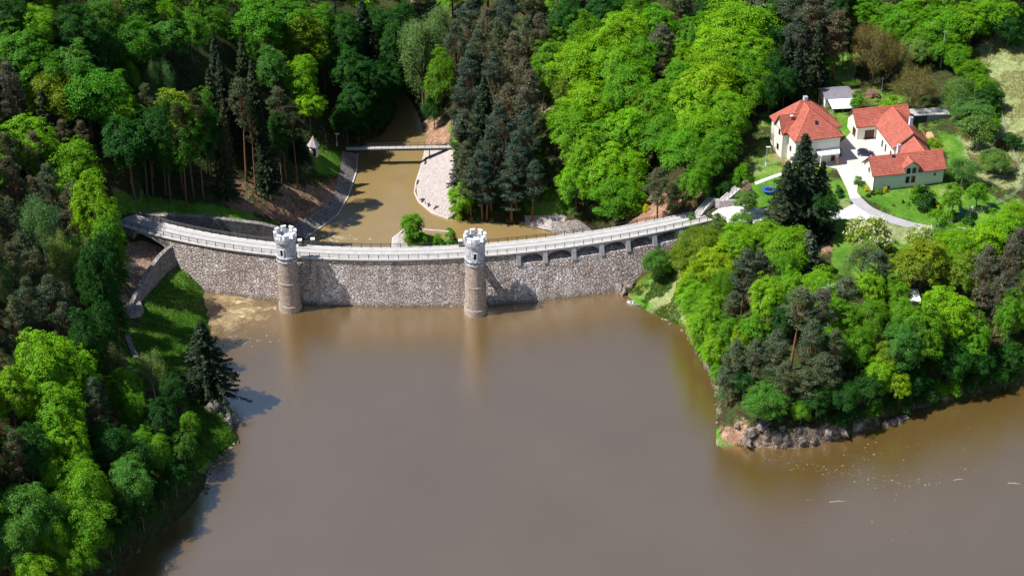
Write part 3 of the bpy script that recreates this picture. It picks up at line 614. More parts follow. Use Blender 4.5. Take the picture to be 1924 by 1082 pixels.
for l_ in (L * .395, L * .775):
    mb = MB(); 
    for s_ in (-.6, .6): mb.tube([kk(l_, s_, -.6), kk(l_, s_ * 1.1, -6.5)], .14, 6)
    mb.build('pier', M['iron'], fb)
# ================================================================= buildings
def unit(a): return a / np.linalg.norm(a)
class House:
    def __init__(s, name, label, loc): s.t = thing(name, label, 'house' if name == 'house' else name.replace('_', ' '), loc)
    def frame(s, A, ang):
        d = np.array([math.cos(ang), math.sin(ang), 0]); n = np.array([-d[1], d[0], 0]); A = np.array([A[0], A[1], 0.0])
        return lambda u, v, z: A + d * u + n * v + np.array([0, 0, z])
    def slab(s, pts, name='roof', mat=None, th=.16):
        p = [np.array(q, float) for q in pts]; nrm = unit(np.cross(p[1] - p[0], p[-1] - p[0]))
        if nrm[2] < 0: nrm = -nrm
        d = unit(p[1] - p[0]); e = unit(np.cross(nrm, d)); uv = [((q - p[0]) @ d, (q - p[0]) @ e) for q in p]
        mb = MB(); top = [q + nrm * th for q in p]; mb.face(top, uv); mb.face([q for q in p][::-1])
        for i in range(len(p)):
            j = (i + 1) % len(p); mb.face([p[i], p[j], top[j], top[i]])
        return mb.build(name, mat or M['roof'], s.t)
    def gable(s, A, ang, L, W, zg, ze, zr, ov=.45, og=.35, wall=None, bargemat='wood', ends=(1, 1), gap=None):
        f = s.frame(A, ang); mb = MB()
        for v in (0, W): mb.face([f(0, v, zg), f(L, v, zg), f(L, v, ze), f(0, v, ze)])
        for u in (0, L): mb.face([f(u, 0, zg), f(u, W, zg), f(u, W, ze), f(u, W / 2, zr - .05), f(u, 0, ze)])
        mb.build('wall', wall or M['plaster'], s.t)
        sl = (zr - ze) / (W / 2); zo = ze - ov * sl; o0 = og * ends[0]; o1 = og * ends[1]
        if gap is None: s.slab([f(-o0, -ov, zo), f(L + o1, -ov, zo), f(L + o1, W / 2, zr), f(-o0, W / 2, zr)])
        else:
            g0, g1, gv = gap; zv = ze + sl * gv
            s.slab([f(-o0, -ov, zo), f(g0, -ov, zo), f(g0, W / 2, zr), f(-o0, W / 2, zr)]); s.slab([f(g1, -ov, zo), f(L + o1, -ov, zo), f(L + o1, W / 2, zr), f(g1, W / 2, zr)]); s.slab([f(g0, gv, zv), f(g1, gv, zv), f(g1, W / 2, zr), f(g0, W / 2, zr)])
        s.slab([f(L + o1, W + ov, zo), f(-o0, W + ov, zo), f(-o0, W / 2, zr), f(L + o1, W / 2, zr)])
        MB().tube([f(-o0, W / 2, zr + .16), f(L + o1, W / 2, zr + .16)], .13, 6).build('ridge', M['ridge'], s.t)
        for k, u in ((ends[0], -o0 - .03), (ends[1], L + o1 + .03)):
            if k: MB().tube([f(u, -ov, zo - .02), f(u, W / 2, zr - .02), f(u, W + ov, zo - .02)], .12, 4).build('bargeboard', M[bargemat], s.t)
        for ga, gb in (((-o0, L + o1),) if gap is None else ((-o0, gap[0]), (gap[1], L + o1))): g = MB(); g.tube([f(ga, -ov - .08, zo), f(gb, -ov - .08, zo)], .08, 5); g.build('gutter', M['wood'], s.t)
        return f
    def opening(s, f, u, v, z, w_, h, side, name='window', glass='glass', fr='wframe'):
        # side: 0 front (v=const, facing -v), 1 left gable (u=const, facing -u), 2 back of u (facing +u)
        def q(a_, o_, zz): return f(u + a_, v - o_, zz) if side == 0 else (f(u - o_, v + a_, zz) if side == 1 else f(u + o_, v + a_, zz))
        def bar(mb, a0, a1, z0, z1, o0, o1): mb.hexa([q(a0, o0, z0), q(a0, o1, z0), q(a1, o1, z0), q(a1, o0, z0)], [q(a0, o0, z1), q(a0, o1, z1), q(a1, o1, z1), q(a1, o0, z1)])
        mb = MB(); t = .09
        for r in ((-w_ / 2, -w_ / 2 + t, z, z + h), (w_ / 2 - t, w_ / 2, z, z + h), (-w_ / 2 + t, w_ / 2 - t, z + h - t, z + h), (-w_ / 2 + t, w_ / 2 - t, z, z + t)): bar(mb, *r, -.05, .06)
        if name == 'window': bar(mb, -.03, .03, z + t, z + h - t, -.05, .05)
        o = mb.build(name, M[fr], s.t); g = MB(); bar(g, -w_ / 2 + t, w_ / 2 - t, z + t, z + h - t, -.04, .02); g.build('pane' if glass == 'glass' else 'panel', M[glass], o)
        if name == 'window': g = MB(); bar(g, -w_ / 2 - .08, w_ / 2 + .08, z - .08, z - .003, -.05, .14); g.build('sill', M['white'], o)
    def chimney(s, x, y, z0, z1, w_=.6, mat='white', cap='wood'):
        o = MB().box((x, y, (z0 + z1) / 2), (w_, w_, z1 - z0), .2).build('chimney', M[mat], s.t); MB().box((x, y, z1 + .06), (w_ + .14, w_ + .14, .12), .2).build('cap', M[cap], o)
# ---- hipped house
hz = 15.8; h1 = House('house', 'hipped red roofed cream house behind the tall dark spruce', (75, 36, hz)); an = R(14.5)
f = h1.frame((69.3, 30.9), an); W1, D1, ze = 11.6, 12.5, 22.8
mb = MB()
for (u0, v0, u1, v1) in ((0, 0, W1, D1), (-1.0, 5.0, W1 + 1.6, D1 + 1)):
    zt = ze if v0 == 0 else ze - .004
    mb.face([f(u0, v0, hz - .5), f(u1, v0, hz - .5), f(u1, v0, zt), f(u0, v0, zt)]); mb.face([f(u0, v1, hz - .5), f(u1, v1, hz - .5), f(u1, v1, zt), f(u0, v1, zt)])
    for u in (u0, u1): mb.face([f(u, v0, hz - .5), f(u, v1, hz - .5), f(u, v1, zt), f(u, v0, zt)])
mb.build('wall', M['plaster'], h1.t)
def hip(h, f, u0, v0, u1, v1, ze, zr, r0, r1, ov=.5):       # ridge between r0 and r1 (u, v)
    u0 -= ov; v0 -= ov; u1 += ov; v1 += ov; a_, b_ = f(*r0, zr), f(*r1, zr)
    c = [f(u0, v0, ze), f(u1, v0, ze), f(u1, v1, ze), f(u0, v1, ze)]
    if abs(r0[0] - r1[0]) < .01:
        h.slab([c[0], c[1], a_]); h.slab([c[1], c[2], b_, a_]); h.slab([c[2], c[3], b_]); h.slab([c[3], c[0], a_, b_])
        E = [(c[0], a_), (c[1], a_), (c[2], b_), (c[3], b_), (a_, b_)]
    else:
        h.slab([c[0], c[1], b_, a_]); h.slab([c[1], c[2], b_]); h.slab([c[2], c[3], a_, b_]); h.slab([c[3], c[0], a_])
        E = [(c[0], a_), (c[3], a_), (c[1], b_), (c[2], b_), (a_, b_)]
    mb = MB()
    for p, q in E: mb.tube([p + np.array([0, 0, .15]), q + np.array([0, 0, .17])], .12, 5)
    mb.build('ridge', M['ridge'], h.t)
    mb = MB(); mb.tube([c[0], c[1]], .08, 5); mb.tube([c[3], c[0]], .08, 5); mb.build('gutter', M['wood'], h.t)
hip(h1, f, 0, 0, W1, D1, ze, 27.9, (5.4, 6.0), (5.4, 9.5)); hip(h1, f, -1.0, 5.0, W1 + 1.6, D1 + 1, ze, 28.4, (4.6, 9.8), (6.6, 9.8))
g1 = h1.gable((66.6, 35.2), an, 6.5, 5.0, hz - .5, 22.9, 26.4, .35, .3, M['plaster'], ends=(1, 0))
h1.opening(g1, 0, 2.1, 21.3, 1.1, 1.5, 1); h1.opening(g1, 0, 2.5, 17.0, 1.3, 1.7, 1)
for u in (3.0, 6.0): h1.opening(f, u, 0, 18.3, 1.2, 1.5, 0)
h1.opening(f, 10.2, 0, 16.0, 1.1, 2.2, 0, 'door', 'wood')
h1.opening(f, 0, 3.0, 18.6, 1.1, 1.4, 1)
mb = MB(); n_ = 14; T1, T0 = [], []
for k in range(n_ + 1):
    a_ = math.pi * k / n_; u = 8.4 - 3.0 * math.cos(a_); v = -.05 - 2.3 * min(1, math.sin(a_) * 1.6); T1.append(f(u, v, 19.6 + .12 * v)); T0.append(f(u, v, 19.2 + .12 * v))
mb.face(T1); mb.face(T0[::-1]); mb.grid([T0, T1]); mb.build('canopy', M['whiteroof'], h1.t)
mb = MB()
for u in (6.2, 10.6): mb.tube([f(u, -1.7, 15.6), f(u, -1.7, 19.0)], .14, 8)
mb.build('porch_post', M['plasterw'], h1.t)
mb = MB(); q0 = f(11.1, -.12, 17.6); mb.lathe((0, 0, 0), [(.55, 0), (.55, .1)], 20); mb.v = [tuple(f(10.6 + .9 + x * .9 - 1.0, -1.95 - z, 17.3 + y * .9)) for x, y, z in mb.v]; mb.build('round_sign', plain('orange_red', (.62, .14, .04), .5), h1.t)
p = f(5.9, 10.0, 0); h1.chimney(p[0], p[1], 27.6, 29.3, .9, 'white', 'galv'); p = f(1.2, 6.6, 0); h1.chimney(p[0], p[1], 24.0, 26.3, .55, 'brick', 'white')
mb = MB(); mb.tube([(p[0], p[1], 26.3), (p[0], p[1], 27.5)], .09, 6); mb.build('flue', M['galv'], h1.t)
sk = MB(); c1, c2 = f(6.2, 2.6, 0), f(6.2, 3.3, 0)
z_ = lambda v: ze + (27.9 - ze) * (v + .5) / 6.5 + .2
sk.hexa([f(5.8, 2.4, z_(2.4)), f(6.7, 2.4, z_(2.4)), f(6.7, 3.2, z_(3.2)), f(5.8, 3.2, z_(3.2))], [f(5.8, 2.4, z_(2.4) + .1), f(6.7, 2.4, z_(2.4) + .1), f(6.7, 3.2, z_(3.2) + .1), f(5.8, 3.2, z_(3.2) + .1)]); sk.build('skylight', M['glass'], h1.t)
# ---- long house with three wings
h2 = House('house', 'long red roofed cream house with garage wing round the paved courtyard', (92, 30, 15.8)); an = R(12)
fA = h2.gable((86.7, 19.2), an, 17.9, 6.6, 14.9, 19.9, 22.9, .4, .45, M['plaster'], gap=(7.75, 11.1, 1.0))
for u, in ((8.7,), (10.15,)):
    h2.opening(fA, u, 0, 16.7, .98, 1.75, 0)
h2.opening(fA, 15.6, 0, 18.0, .6, .85, 0); h2.opening(fA, 4.1, 0, 15.6, .55, .8, 0); h2.opening(fA, 0, 3.2, 18.9, .9, 1.3, 1)
mb = MB(); mb.hexa([fA(.02, -.05, 18.55), fA(17.88, -.05, 18.55), fA(17.88, .02, 18.55), fA(.02, .02, 18.55)], [fA(.02, -.05, 18.75), fA(17.88, -.05, 18.75), fA(17.88, .02, 18.75), fA(.02, .02, 18.75)]); mb.build('band', M['white'], h2.t)
mb = MB(); mb.hexa([fA(-.06, -.06, 14.6), fA(17.95, -.06, 14.6), fA(17.95, .02, 14.6), fA(-.06, .02, 14.6)], [fA(-.06, -.06, 15.25), fA(17.95, -.06, 15.25), fA(17.95, .02, 15.25), fA(-.06, .02, 15.25)]); mb.build('base_band', M['darkstone'], h2.t)
MB().tube([fA(.1, -.12, 15), fA(.1, -.12, 19.6)], .07, 6).build('downpipe', M['wood'], h2.t)
# dormer
du0, du1 = 7.55, 11.3; dm = MB(); dze, dzr = 20.95, 22.45; vm = (du0 + du1) / 2
dm.face([fA(du0, -.02, 19.9), fA(du1, -.02, 19.9), fA(du1, -.02, dze), fA(vm, -.02, dzr - .06), fA(du0, -.02, dze)])
for u in (du0, du1): dm.face([fA(u, -.02, 19.9), fA(u, 1.4, 20.9), fA(u, 1.4, dze), fA(u, -.02, dze)])
dm.build('dormer', M['plaster'], h2.t)
h2.slab([fA(du0 - .3, -.4, dze - .2), fA(vm, -.4, dzr), fA(vm, 3.0, dzr), fA(du0 - .3, 1.3, dze - .1)], 'dormer_roof'); h2.slab([fA(vm, -.4, dzr), fA(du1 + .3, -.4, dze - .2), fA(du1 + .3, 1.3, dze - .1), fA(vm, 3.0, dzr)], 'dormer_roof')
MB().tube([fA(du0 - .3, -.45, dze - .2), fA(vm, -.45, dzr), fA(du1 + .3, -.45, dze - .2)], .09, 4).build('bargeboard', M['wood'], h2.t)
for u in (8.7, 10.15): h2.opening(fA, u, -.03, 19.25, .98, 1.45, 0)
fB = h2.gable((86.8, 44.6), an, 13.8, 6.6, 15.4, 20.0, 22.8, .4, .45, M['plaster'])
h2.opening(fB, 3.3, 0, 15.5, 2.5, 3.0, 0, 'garage_door', 'door', 'wood'); h2.opening(fB, 0, 2.0, 15.5, 2.0, 3.0, 1, 'side_door', 'door', 'wood')
fC = h2.gable((93.9, 33.2), R(100), 14.6, 8.4, 15.4, 20.0, 23.4, .4, .4, M['plaster'], ends=(1, 0)) if False else None
# middle wing: left eave runs from front (93.9,33.2) to back (91.4,47.5); build with the eave on the left
angC = math.atan2(33.2 - 47.3, 93.9 - 91.4)
fC = h2.gable((91.4, 47.3), angC, 14.3, 8.6, 15.4, 20.0, 23.5, .4, .5, M['plaster'], ends=(0, 1)) if True else None
for u, w_, h_, n_, g_, zz in ((6.6, 1.0, 2.2, 'door', 'wood', 15.8), (9.0, 1.0, 2.2, 'door', 'wood', 15.8)): h2.opening(fC, u, 0, zz, w_, h_, 0, n_, g_)
h2.opening(fC, 12.6, 0, 16.6, 1.2, 1.4, 0)
angD = angC; A_ = fC(14.2, .9, 0)
fD = h2.gable((A_[0], A_[1]), angC, 8.4, 7.0, 15.2, 19.7, 22.6, .3, 0, M['plaster'], ends=(0, 0))
p = P(1687, 292, 21); h2.chimney(p[0], p[1], 20.5, 23.8, .75, 'white', 'galv'); p = P(1710, 239, 22); h2.chimney(p[0], p[1], 21.0, 24.6, .8, 'white', 'galv')
zf = lambda v: 19.9 + (22.9 - 19.9) * v / 3.3 + .19
for u, v in ((5.3, 2.6),):
    sk = MB(); sk.hexa([fA(u, v, zf(v)), fA(u + .9, v, zf(v)), fA(u + .9, v + .5, zf(v + .5)), fA(u, v + .5, zf(v + .5))], [fA(u, v, zf(v) + .1), fA(u + .9, v, zf(v) + .1), fA(u + .9, v + .5, zf(v + .5) + .1), fA(u, v + .5, zf(v + .5) + .1)]); sk.build('skylight', M['glass'], h2.t)
# small roof vents
mb = MB()
for u in (1.2, 3.0, 4.6, 12.6, 14.2, 16): mb.box(fA(u, 2.7, zf(2.7) + .08), (.22, .22, .25))
mb.build('roof_vents', M['ridge'], h2.t)
# ---- shed with white canopy, green container, compost bin, hut
h3 = House('shed', 'small white shed with grey felt roof and bright white canopy', (84, 61, 17)); f3 = h3.frame((80.9, 60.2), R(7))
mb = MB(); L3, W3 = 6.9, 5.0
for v in (0, W3): mb.face([f3(0, v, 16), f3(L3, v, 16), f3(L3, v, 19.9 if v == 0 else 20.4), f3(0, v, 19.9 if v == 0 else 20.4)])
for u in (0, L3): mb.face([f3(u, 0, 16), f3(u, W3, 16), f3(u, W3, 20.4), f3(u, 2.6, 21.1), f3(u, 0, 19.9)])
mb.build('wall', M['plasterw'], h3.t)
h3.slab([f3(-.3, -.3, 19.8), f3(L3 + .3, -.3, 19.8), f3(L3 + .3, 2.6, 21.15), f3(-.3, 2.6, 21.15)], 'roof', M['greyroof'], .1); h3.slab([f3(-.3, 2.6, 21.15), f3(L3 + .3, 2.6, 21.15), f3(L3 + .3, W3 + .3, 20.4), f3(-.3, W3 + .3, 20.4)], 'roof', M['greyroof'], .1)
h3.slab([f3(1.1, -3.0, 18.3), f3(L3 + .8, -3.2, 18.3), f3(L3 + .3, -.31, 19.75), f3(.5, -.31, 19.75)], 'canopy', M['whiteroof'], .08)
mb = MB()
for u in (1.3, 4, L3 + .5): mb.tube([f3(u, -2.8, 16), f3(u, -2.8, 18.35)], .08, 5)
mb.build('canopy_post', M['galv'], h3.t); mb = MB(); mb.hexa([f3(1.6, -.06, 16.8), f3(L3 - .1, -.06, 16.8), f3(L3 - .1, .0, 16.8), f3(1.6, .0, 16.8)], [f3(1.6, -.06, 18.9), f3(L3 - .1, -.06, 18.9), f3(L3 - .1, .0, 18.9), f3(1.6, .0, 18.9)]); mb.build('doorway', M['wood'], h3.t)
h4 = House('shed', 'flat roofed green grey panel shed right of the courtyard house', (106, 52, 16.3)); f4 = h4.frame((101.6, 50.9), R(5.5))
def bx4(u0, u1, v0, v1, z0, z1, name, mat): MB().hexa([f4(u0, v0, z0), f4(u1, v0, z0), f4(u1, v1, z0), f4(u0, v1, z0)], [f4(u0, v0, z1), f4(u1, v0, z1), f4(u1, v1, z1), f4(u0, v1, z1)]).build(name, M[mat], h4.t)
bx4(0, 4.0, 0, 3.4, 15.6, 19.6, 'dark_panel', 'sheddark'); bx4(4.0, 9.6, .01, 3.4, 15.6, 19.6, 'wall', 'shed'); bx4(-.2, 9.8, -.2, 3.6, 19.6, 19.8, 'roof', 'conc')
for k in range(7): bx4(4.3 + k * .8, 4.36 + k * .8, -.03, .01, 15.7, 19.5, 'batten', 'sheddark')
q = [P(1731, 247, 16.6), P(1754, 245, 16.6), P(1766, 262, 16.6), P(1744, 266, 16.6)]; cb = thing('compost_bin', 'open wooden compost bin full of brown heap beside the courtyard house', 'compost bin', q[3])
mb = MB()
for i in range(4):
    a_, b_ = q[i], q[(i + 1) % 4]; d = unit(b_ - a_); n = np.array([-d[1], d[0], 0]) * .12; mb.hexa([a_ - n - [0, 0, 1.2], b_ - n - [0, 0, 1.2], b_ + n - [0, 0, 1.2], a_ + n - [0, 0, 1.2]], [a_ - n + [0, 0, .5], b_ - n + [0, 0, .5], b_ + n + [0, 0, .5], a_ + n + [0, 0, .5]])
mb.build('boards', M['brick'], cb); cc = sum(q) / 4; rs = np.random.RandomState(3); rr = []
for j in range(9):
    r = []
    for i in range(9):
        s_, t_ = i / 8, j / 8; p = (q[0] * (1 - s_) + q[1] * s_) * (1 - t_) + (q[3] * (1 - s_) + q[2] * s_) * t_; r.append(p + [0, 0, .1 + .5 * math.sin(math.pi * s_) * math.sin(math.pi * t_) + rs.rand() * .15])
    rr.append(r)
mb = MB(); mb.grid(rr); mb.build('heap', M['compost'], cb)
hp = hit(590, 290); hut = thing('hut', 'small white hexagonal hut with pointed pale roof by the footbridge', 'hut', hp)
mb = MB(); mb.lathe(hp, [(1.15, -.6), (1.1, 3.0)], 6); mb.build('wall', M['plasterw'], hut); mb = MB(); mb.lathe(hp, [(1.75, 2.7), (1.6, 2.9), (.6, 4.4), (.05, 5.5)], 6); mb.build('roof', speckle('slate_roof', (.3, .26, .28), (.42, .38, .4), 2), hut)
mb = MB().box((hp[0] + .3, hp[1] - 1.2, hp[2] + 1), (.8, .2, 2)); mb.build('door', M['wood'], hut)
# glimpses of white sheds under the peninsula trees
for (px, py, lb) in ((1562, 545, 'pale cabin roof half hidden among trees, left of the two on the peninsula'), (1704, 556, 'pale blue grey cabin roof half hidden among trees, right of the two on the peninsula')):
    p = hit(px, py + 18); t = thing('cabin', lb, 'cabin', p); MB().box((p[0], p[1], p[2] + 1), (4.2, 3, 2.6), .1).build('wall', M['plasterw'], t)
    mb = MB(); k = lambda x, y, z: (p[0] + x, p[1] + y, p[2] + z); mb.hexa([k(-2.5, -2, 2.2), k(2.5, -2, 2.2), k(2.5, 2, 2.9), k(-2.5, 2, 2.9)], [k(-2.5, -2, 2.35), k(2.5, -2, 2.35), k(2.5, 2, 3.05), k(-2.5, 2, 3.05)]); mb.build('roof', M['whiteroof'], t)
# ================================================================= car
def car(x, y, z, ang, label):
    t = thing('parked_car', label, 'car', (x, y, z), ang)
    L, W = 4.1, 1.72
    def loft(secs, mat, name, parent=t, sm=True):      # secs: (x, halfwidth_bottom, halfwidth_top, z0, z1)
        bm = bmesh.new(); rings = []
        for (xx, wb, wm, wt, z0, zm, z1) in secs:
            rings.append([bm.verts.new((xx, s_ * w_, z_)) for s_, w_, z_ in ((-1, wb, z0), (-1, wm, zm), (-1, wt, z1), (1, wt, z1), (1, wm, zm), (1, wb, z0))])
        for i in range(len(rings) - 1):
            for k in range(6): bm.faces.new([rings[i][k], rings[i][(k + 1) % 6], rings[i + 1][(k + 1) % 6], rings[i + 1][k]])
        bm.faces.new(rings[0][::-1]); bm.faces.new(rings[-1]); bmesh.ops.recalc_face_normals(bm, faces=bm.faces)
        bmesh.ops.bevel(bm, geom=list(bm.edges), offset=.04, segments=2, affect='EDGES')
        me = bpy.data.meshes.new(name); bm.to_mesh(me); bm.free(); me.materials.append(M[mat]); me.polygons.foreach_set('use_smooth', [sm] * len(me.polygons))
        o = bpy.data.objects.new(name, me); C.objects.link(o); o.parent = parent; return o
    loft([(-2.05, .7, .78, .7, .35, .6, .9), (-1.9, .82, .86, .8, .22, .6, 1.0), (-1, .84, .86, .82, .2, .6, 1.0), (.7, .84, .86, .8, .2, .6, .95), (1.6, .82, .84, .74, .22, .55, .82), (2.05, .68, .74, .6, .32, .5, .66)], 'carpaint', 'body')
    cab = loft([(-1.95, .70, .7, .6, .95, 1.05, 1.15), (-1.55, .76, .72, .6, .95, 1.2, 1.46), (-.9, .77, .72, .62, .95, 1.2, 1.52), (.1, .77, .72, .6, .93, 1.2, 1.47), (.95, .72, .68, .6, .9, .93, .97)], 'glass', 'cabin_glass')
    loft([(-1.62, .56, .58, .54, 1.44, 1.48, 1.5), (-.9, .6, .62, .56, 1.49, 1.53, 1.56), (.12, .57, .59, .52, 1.44, 1.48, 1.51)], 'carpaint', 'car_roof')
    for sx, sy in ((-1.28, -1), (-1.28, 1), (1.28, -1), (1.28, 1)):
        wh = MB(); pr = [(.001, -.1), (.32, -.1), (.33, 0), (.32, .1), (.001, .1)]; wh.lathe((0, 0, 0), pr, 18, False); wh.v = [(a_ + sx, c_ * 1.0 + sy * .78, b_ + .33) for a_, b_, c_ in wh.v]
        me = bpy.data.meshes.new('wheel'); me.from_pydata(wh.v, [], wh.f); me.materials.append(M['rubber']); o = bpy.data.objects.new('wheel', me); C.objects.link(o); o.parent = t
        rm = MB(); rm.lathe((0, 0, 0), [(.001, -.02), (.2, -.02), (.2, .02), (.001, .02)], 14, False); rm.v = [(a_ + sx, c_ + sy * .88, b_ + .33) for a_, b_, c_ in rm.v]
        me = bpy.data.meshes.new('rim'); me.from_pydata(rm.v, [], rm.f); me.materials.append(M['chrome']); r_ = bpy.data.objects.new('rim', me); C.objects.link(r_); r_.parent = o
    for nm, xx, mt in (('headlight', 1.93, 'chrome'), ('tail_light', -2.0, 'lampred')):
        for sy in (-.58, .58):
            b_ = MB().box((xx, sy, .66), (.12, .28, .16)); me = bpy.data.meshes.new(nm); me.from_pydata(b_.v, [], b_.f); me.materials.append(M[mt]); o = bpy.data.objects.new(nm, me); C.objects.link(o); o.parent = t
cc = hit(1626, 292); car(cc[0], cc[1], cc[2] + .1, R(-8), 'dark blue hatchback car parked in the paved courtyard')
# ================================================================= small things
bp_ = P(1194, 571, 0); bt = thing('rowing_boat', 'pale grey rowing boat moored at the grassy bank by the dam', 'boat', (bp_[0], bp_[1], 0), R(-12))
def hull(k, z0, z1, inn=False):
    rr = []
    for i in range(13):
        u = -1 + 2 * i / 12; hw = .75 * (1 - abs(max(u, -.75)) ** 3.2 if u > -.75 else .75) * k; hw = max(hw, .04); row = []
        for j in range(7):
            a_ = math.pi * j / 6; row.append((u * 2.1 * k, -hw * math.cos(a_), z1 - (z1 - z0) * math.sin(a_) ** .6 + .12 * max(0, u) ** 2))
        rr.append(row)
    return rr
mb = MB(); mb.grid(hull(1, -.15, .42)); mb.grid(hull(.93, .02, .43))
o = hull(1, -.15, .42); i_ = hull(.93, .02, .43); mb.grid([[r[0] for r in o], [r[0] for r in i_]]); mb.grid([[r[-1] for r in o], [r[-1] for r in i_]])
me = bpy.data.meshes.new('hull'); me.from_pydata([tuple(map(float, v)) for v in mb.v], [], mb.f); me.materials.append(M['boat']); o = bpy.data.objects.new('hull', me); C.objects.link(o); o.parent = bt
for xx in (-1.2, -.1, 1.0):
    b_ = MB().box((xx, 0, .33), (.25, 1.15, .05)); me = bpy.data.meshes.new('seat'); me.from_pydata(b_.v, [], b_.f); me.materials.append(M['boatin']); o = bpy.data.objects.new('seat', me); C.objects.link(o); o.parent = bt
# trampoline
tp = hit(1444, 362); tt = thing('trampoline', 'round trampoline with bright blue rim on the lawn left of the spruce', 'trampoline', tp)
mb = MB(); n_ = 24; mb.grid([[(tp[0] + r_ * math.cos(2 * math.pi * k / n_), tp[1] + r_ * math.sin(2 * math.pi * k / n_), tp[2] + z_) for k in range(n_ + 1)] for r_, z_ in ((1.5, .75), (1.5, .85), (1.05, .85), (1.05, .75))]); mb.build('rim_pad', M['blue'], tt)
mb = MB(); mb.lathe((tp[0], tp[1], tp[2] + .78), [(1.1, 0), (1.1, .02)], 24); mb.build('mat', M['rubber'], tt)
for k in range(4):
    a_ = k * math.pi / 2 + .4; MB().tube([(tp[0] + 1.4 * math.cos(a_), tp[1] + 1.4 * math.sin(a_), tp[2] - .1), (tp[0] + 1.4 * math.cos(a_), tp[1] + 1.4 * math.sin(a_), tp[2] + 2.3)], .05, 5).build('leg', M['iron'], tt)
# lamp posts
def lamp(px, py, h, label, nm='street_lamp'):
    p = hit(px, py); t = thing(nm, label, 'lamp post', p); MB().tube([p, p + [0, 0, h]], [.14, .09], 8).build('post', M['galv'], t)
    MB().box((p[0] + .25, p[1] - .1, p[2] + h + .05), (1.1, .35, .18)).build('lamp_head', M['white'], t); MB().tube([p - [0, 0, .2], p + [0, 0, .9]], .2, 8).build('base', M['white'], t)
lamp(1439, 312, 5.2, 'grey lamp post at the edge of the lawn left of the hipped house'); lamp(633, 274, 3.6, 'thin lamp post with white base beside the footbridge')
def pole(px, py, h, label, mat='galv', r_=.14):
    p = hit(px, py); t = thing('utility_pole', label, 'pole', p); MB().tube([p, p + [0, 0, h]], [r_, r_ * .7], 8).build('post', M[mat], t); MB().box((p[0], p[1], p[2] + h - .4), (1.0, .12, .12), .2).build('crossarm', M[mat], t)
pole(1767, 128, 10.5, 'pale pole standing above the trees at the top right'); pole(1535, 228, 9.5, 'dark utility pole right of the hipped house chimney', 'wood', .12); pole(1656, 172, 4, 'short pale pole behind the courtyard house')
# stairs, retaining wall beside the road
def stair(l0, l1, z0, z1, label, w_=1.2):
    a_, b_ = P(*l0, z0), P(*l1, z1); t = thing('stairs', label, 'stairs', a_); d = b_ - a_; dl = np.array([d[0], d[1], 0]); L = np.linalg.norm(dl); dl /= L; n = np.array([dl[1], -dl[0], 0]); k_ = int((z1 - z0) / .2); mb = MB()
    for i in range(k_):
        u0, u1, z = L * i / k_, L * (i + 1) / k_, z0 + (z1 - z0) * (i + 1) / k_; q = lambda u, s_, zz: (a_[0] + dl[0] * u + n[0] * s_, a_[1] + dl[1] * u + n[1] * s_, zz)
        mb.hexa([q(u0, -w_ / 2, z - 1.2), q(u1, -w_ / 2, z - 1.2), q(u1, w_ / 2, z - 1.2), q(u0, w_ / 2, z - 1.2)], [q(u0, -w_ / 2, z), q(u1, -w_ / 2, z), q(u1, w_ / 2, z), q(u0, w_ / 2, z)])
    mb.build('steps', M['conc'], t)
    for s_ in (-w_ / 2 - .2, w_ / 2 + .2):
        mb = MB(); q = lambda u, o_, zz: (a_[0] + dl[0] * u + n[0] * (s_ + o_), a_[1] + dl[1] * u + n[1] * (s_ + o_), zz)
        mb.hexa([q(0, -.13, z0 - 1.0), q(L, -.13, z1 - 2.2), q(L, .13, z1 - 2.2), q(0, .13, z0 - 1.0)], [q(0, -.13, z0 + .2), q(L, -.13, z1 + .2), q(L, .13, z1 + .2), q(0, .13, z0 + .2)]); mb.build('side_wall', M['edge'], t)
        mb = MB(); mb.tube([q(0, 0, z0 + 1.2), q(L, 0, z1 + 1.2)], .04, 4)
        for i in range(5): mb.tube([q(L * i / 4, 0, z0 + (z1 - z0) * i / 4), q(L * i / 4, 0, z0 + (z1 - z0) * i / 4 + 1.2)], .04, 4)
        mb.build('handrail', M['iron'], t)
stair((1310, 404), (1337, 371), 12.1, 14.6, 'lower flight of pale stairs climbing from the road end'); stair((1357, 378), (1386, 353), 14.6, 16.2, 'upper flight of pale stairs reaching the garden lawn')
place(wallstrip([(1338, 372), (1352, 378), (1400, 377), (1408, 376)], [14.7, 14.9, 15.1, 15.1], 4, .8, .3, side=1), 'stone_wall', M['cobble'], 'pale grey stone wall above the road end beside the stairs', 'wall')
# noticeboard and bench
p = hit(1822, 408); t = thing('noticeboard', 'white noticeboard with small pitched roof in the garden corner', 'noticeboard', p)
MB().box((p[0], p[1], p[2] + 1.35), (.14, 2.1, 1.7), -.25).build('board', M['white'], t); MB().box((p[0], p[1], p[2] + 2.35), (.9, 2.5, .12), -.25).build('roof', M['galv'], t)
for s_ in (-1, 1): MB().tube([(p[0] + .25 * s_, p[1] + s_ * .95, p[2] - .2), (p[0] + .25 * s_, p[1] + s_ * .95, p[2] + 2.3)], .08, 5).build('post', M['wood'], t)
p = hit(1805, 402); t = thing('garden_slide', 'small green slide on bare ground left of the noticeboard', 'slide', p)
mb = MB(); mb.hexa([p + [-.4, -1.2, .1], p + [.4, -1.2, .1], p + [.4, 1.0, 1.4], p + [-.4, 1.0, 1.4]], [p + [-.4, -1.2, .2], p + [.4, -1.2, .2], p + [.4, 1.0, 1.5], p + [-.4, 1.0, 1.5]]); mb.build('chute', plain('teal_plastic', (.02, .2, .14), .4), t)
for s_ in (-.4, .4): MB().tube([p + [s_, 1.0, -.1], p + [s_, 1.0, 1.9]], .05, 5).build('post', M['galv'], t)
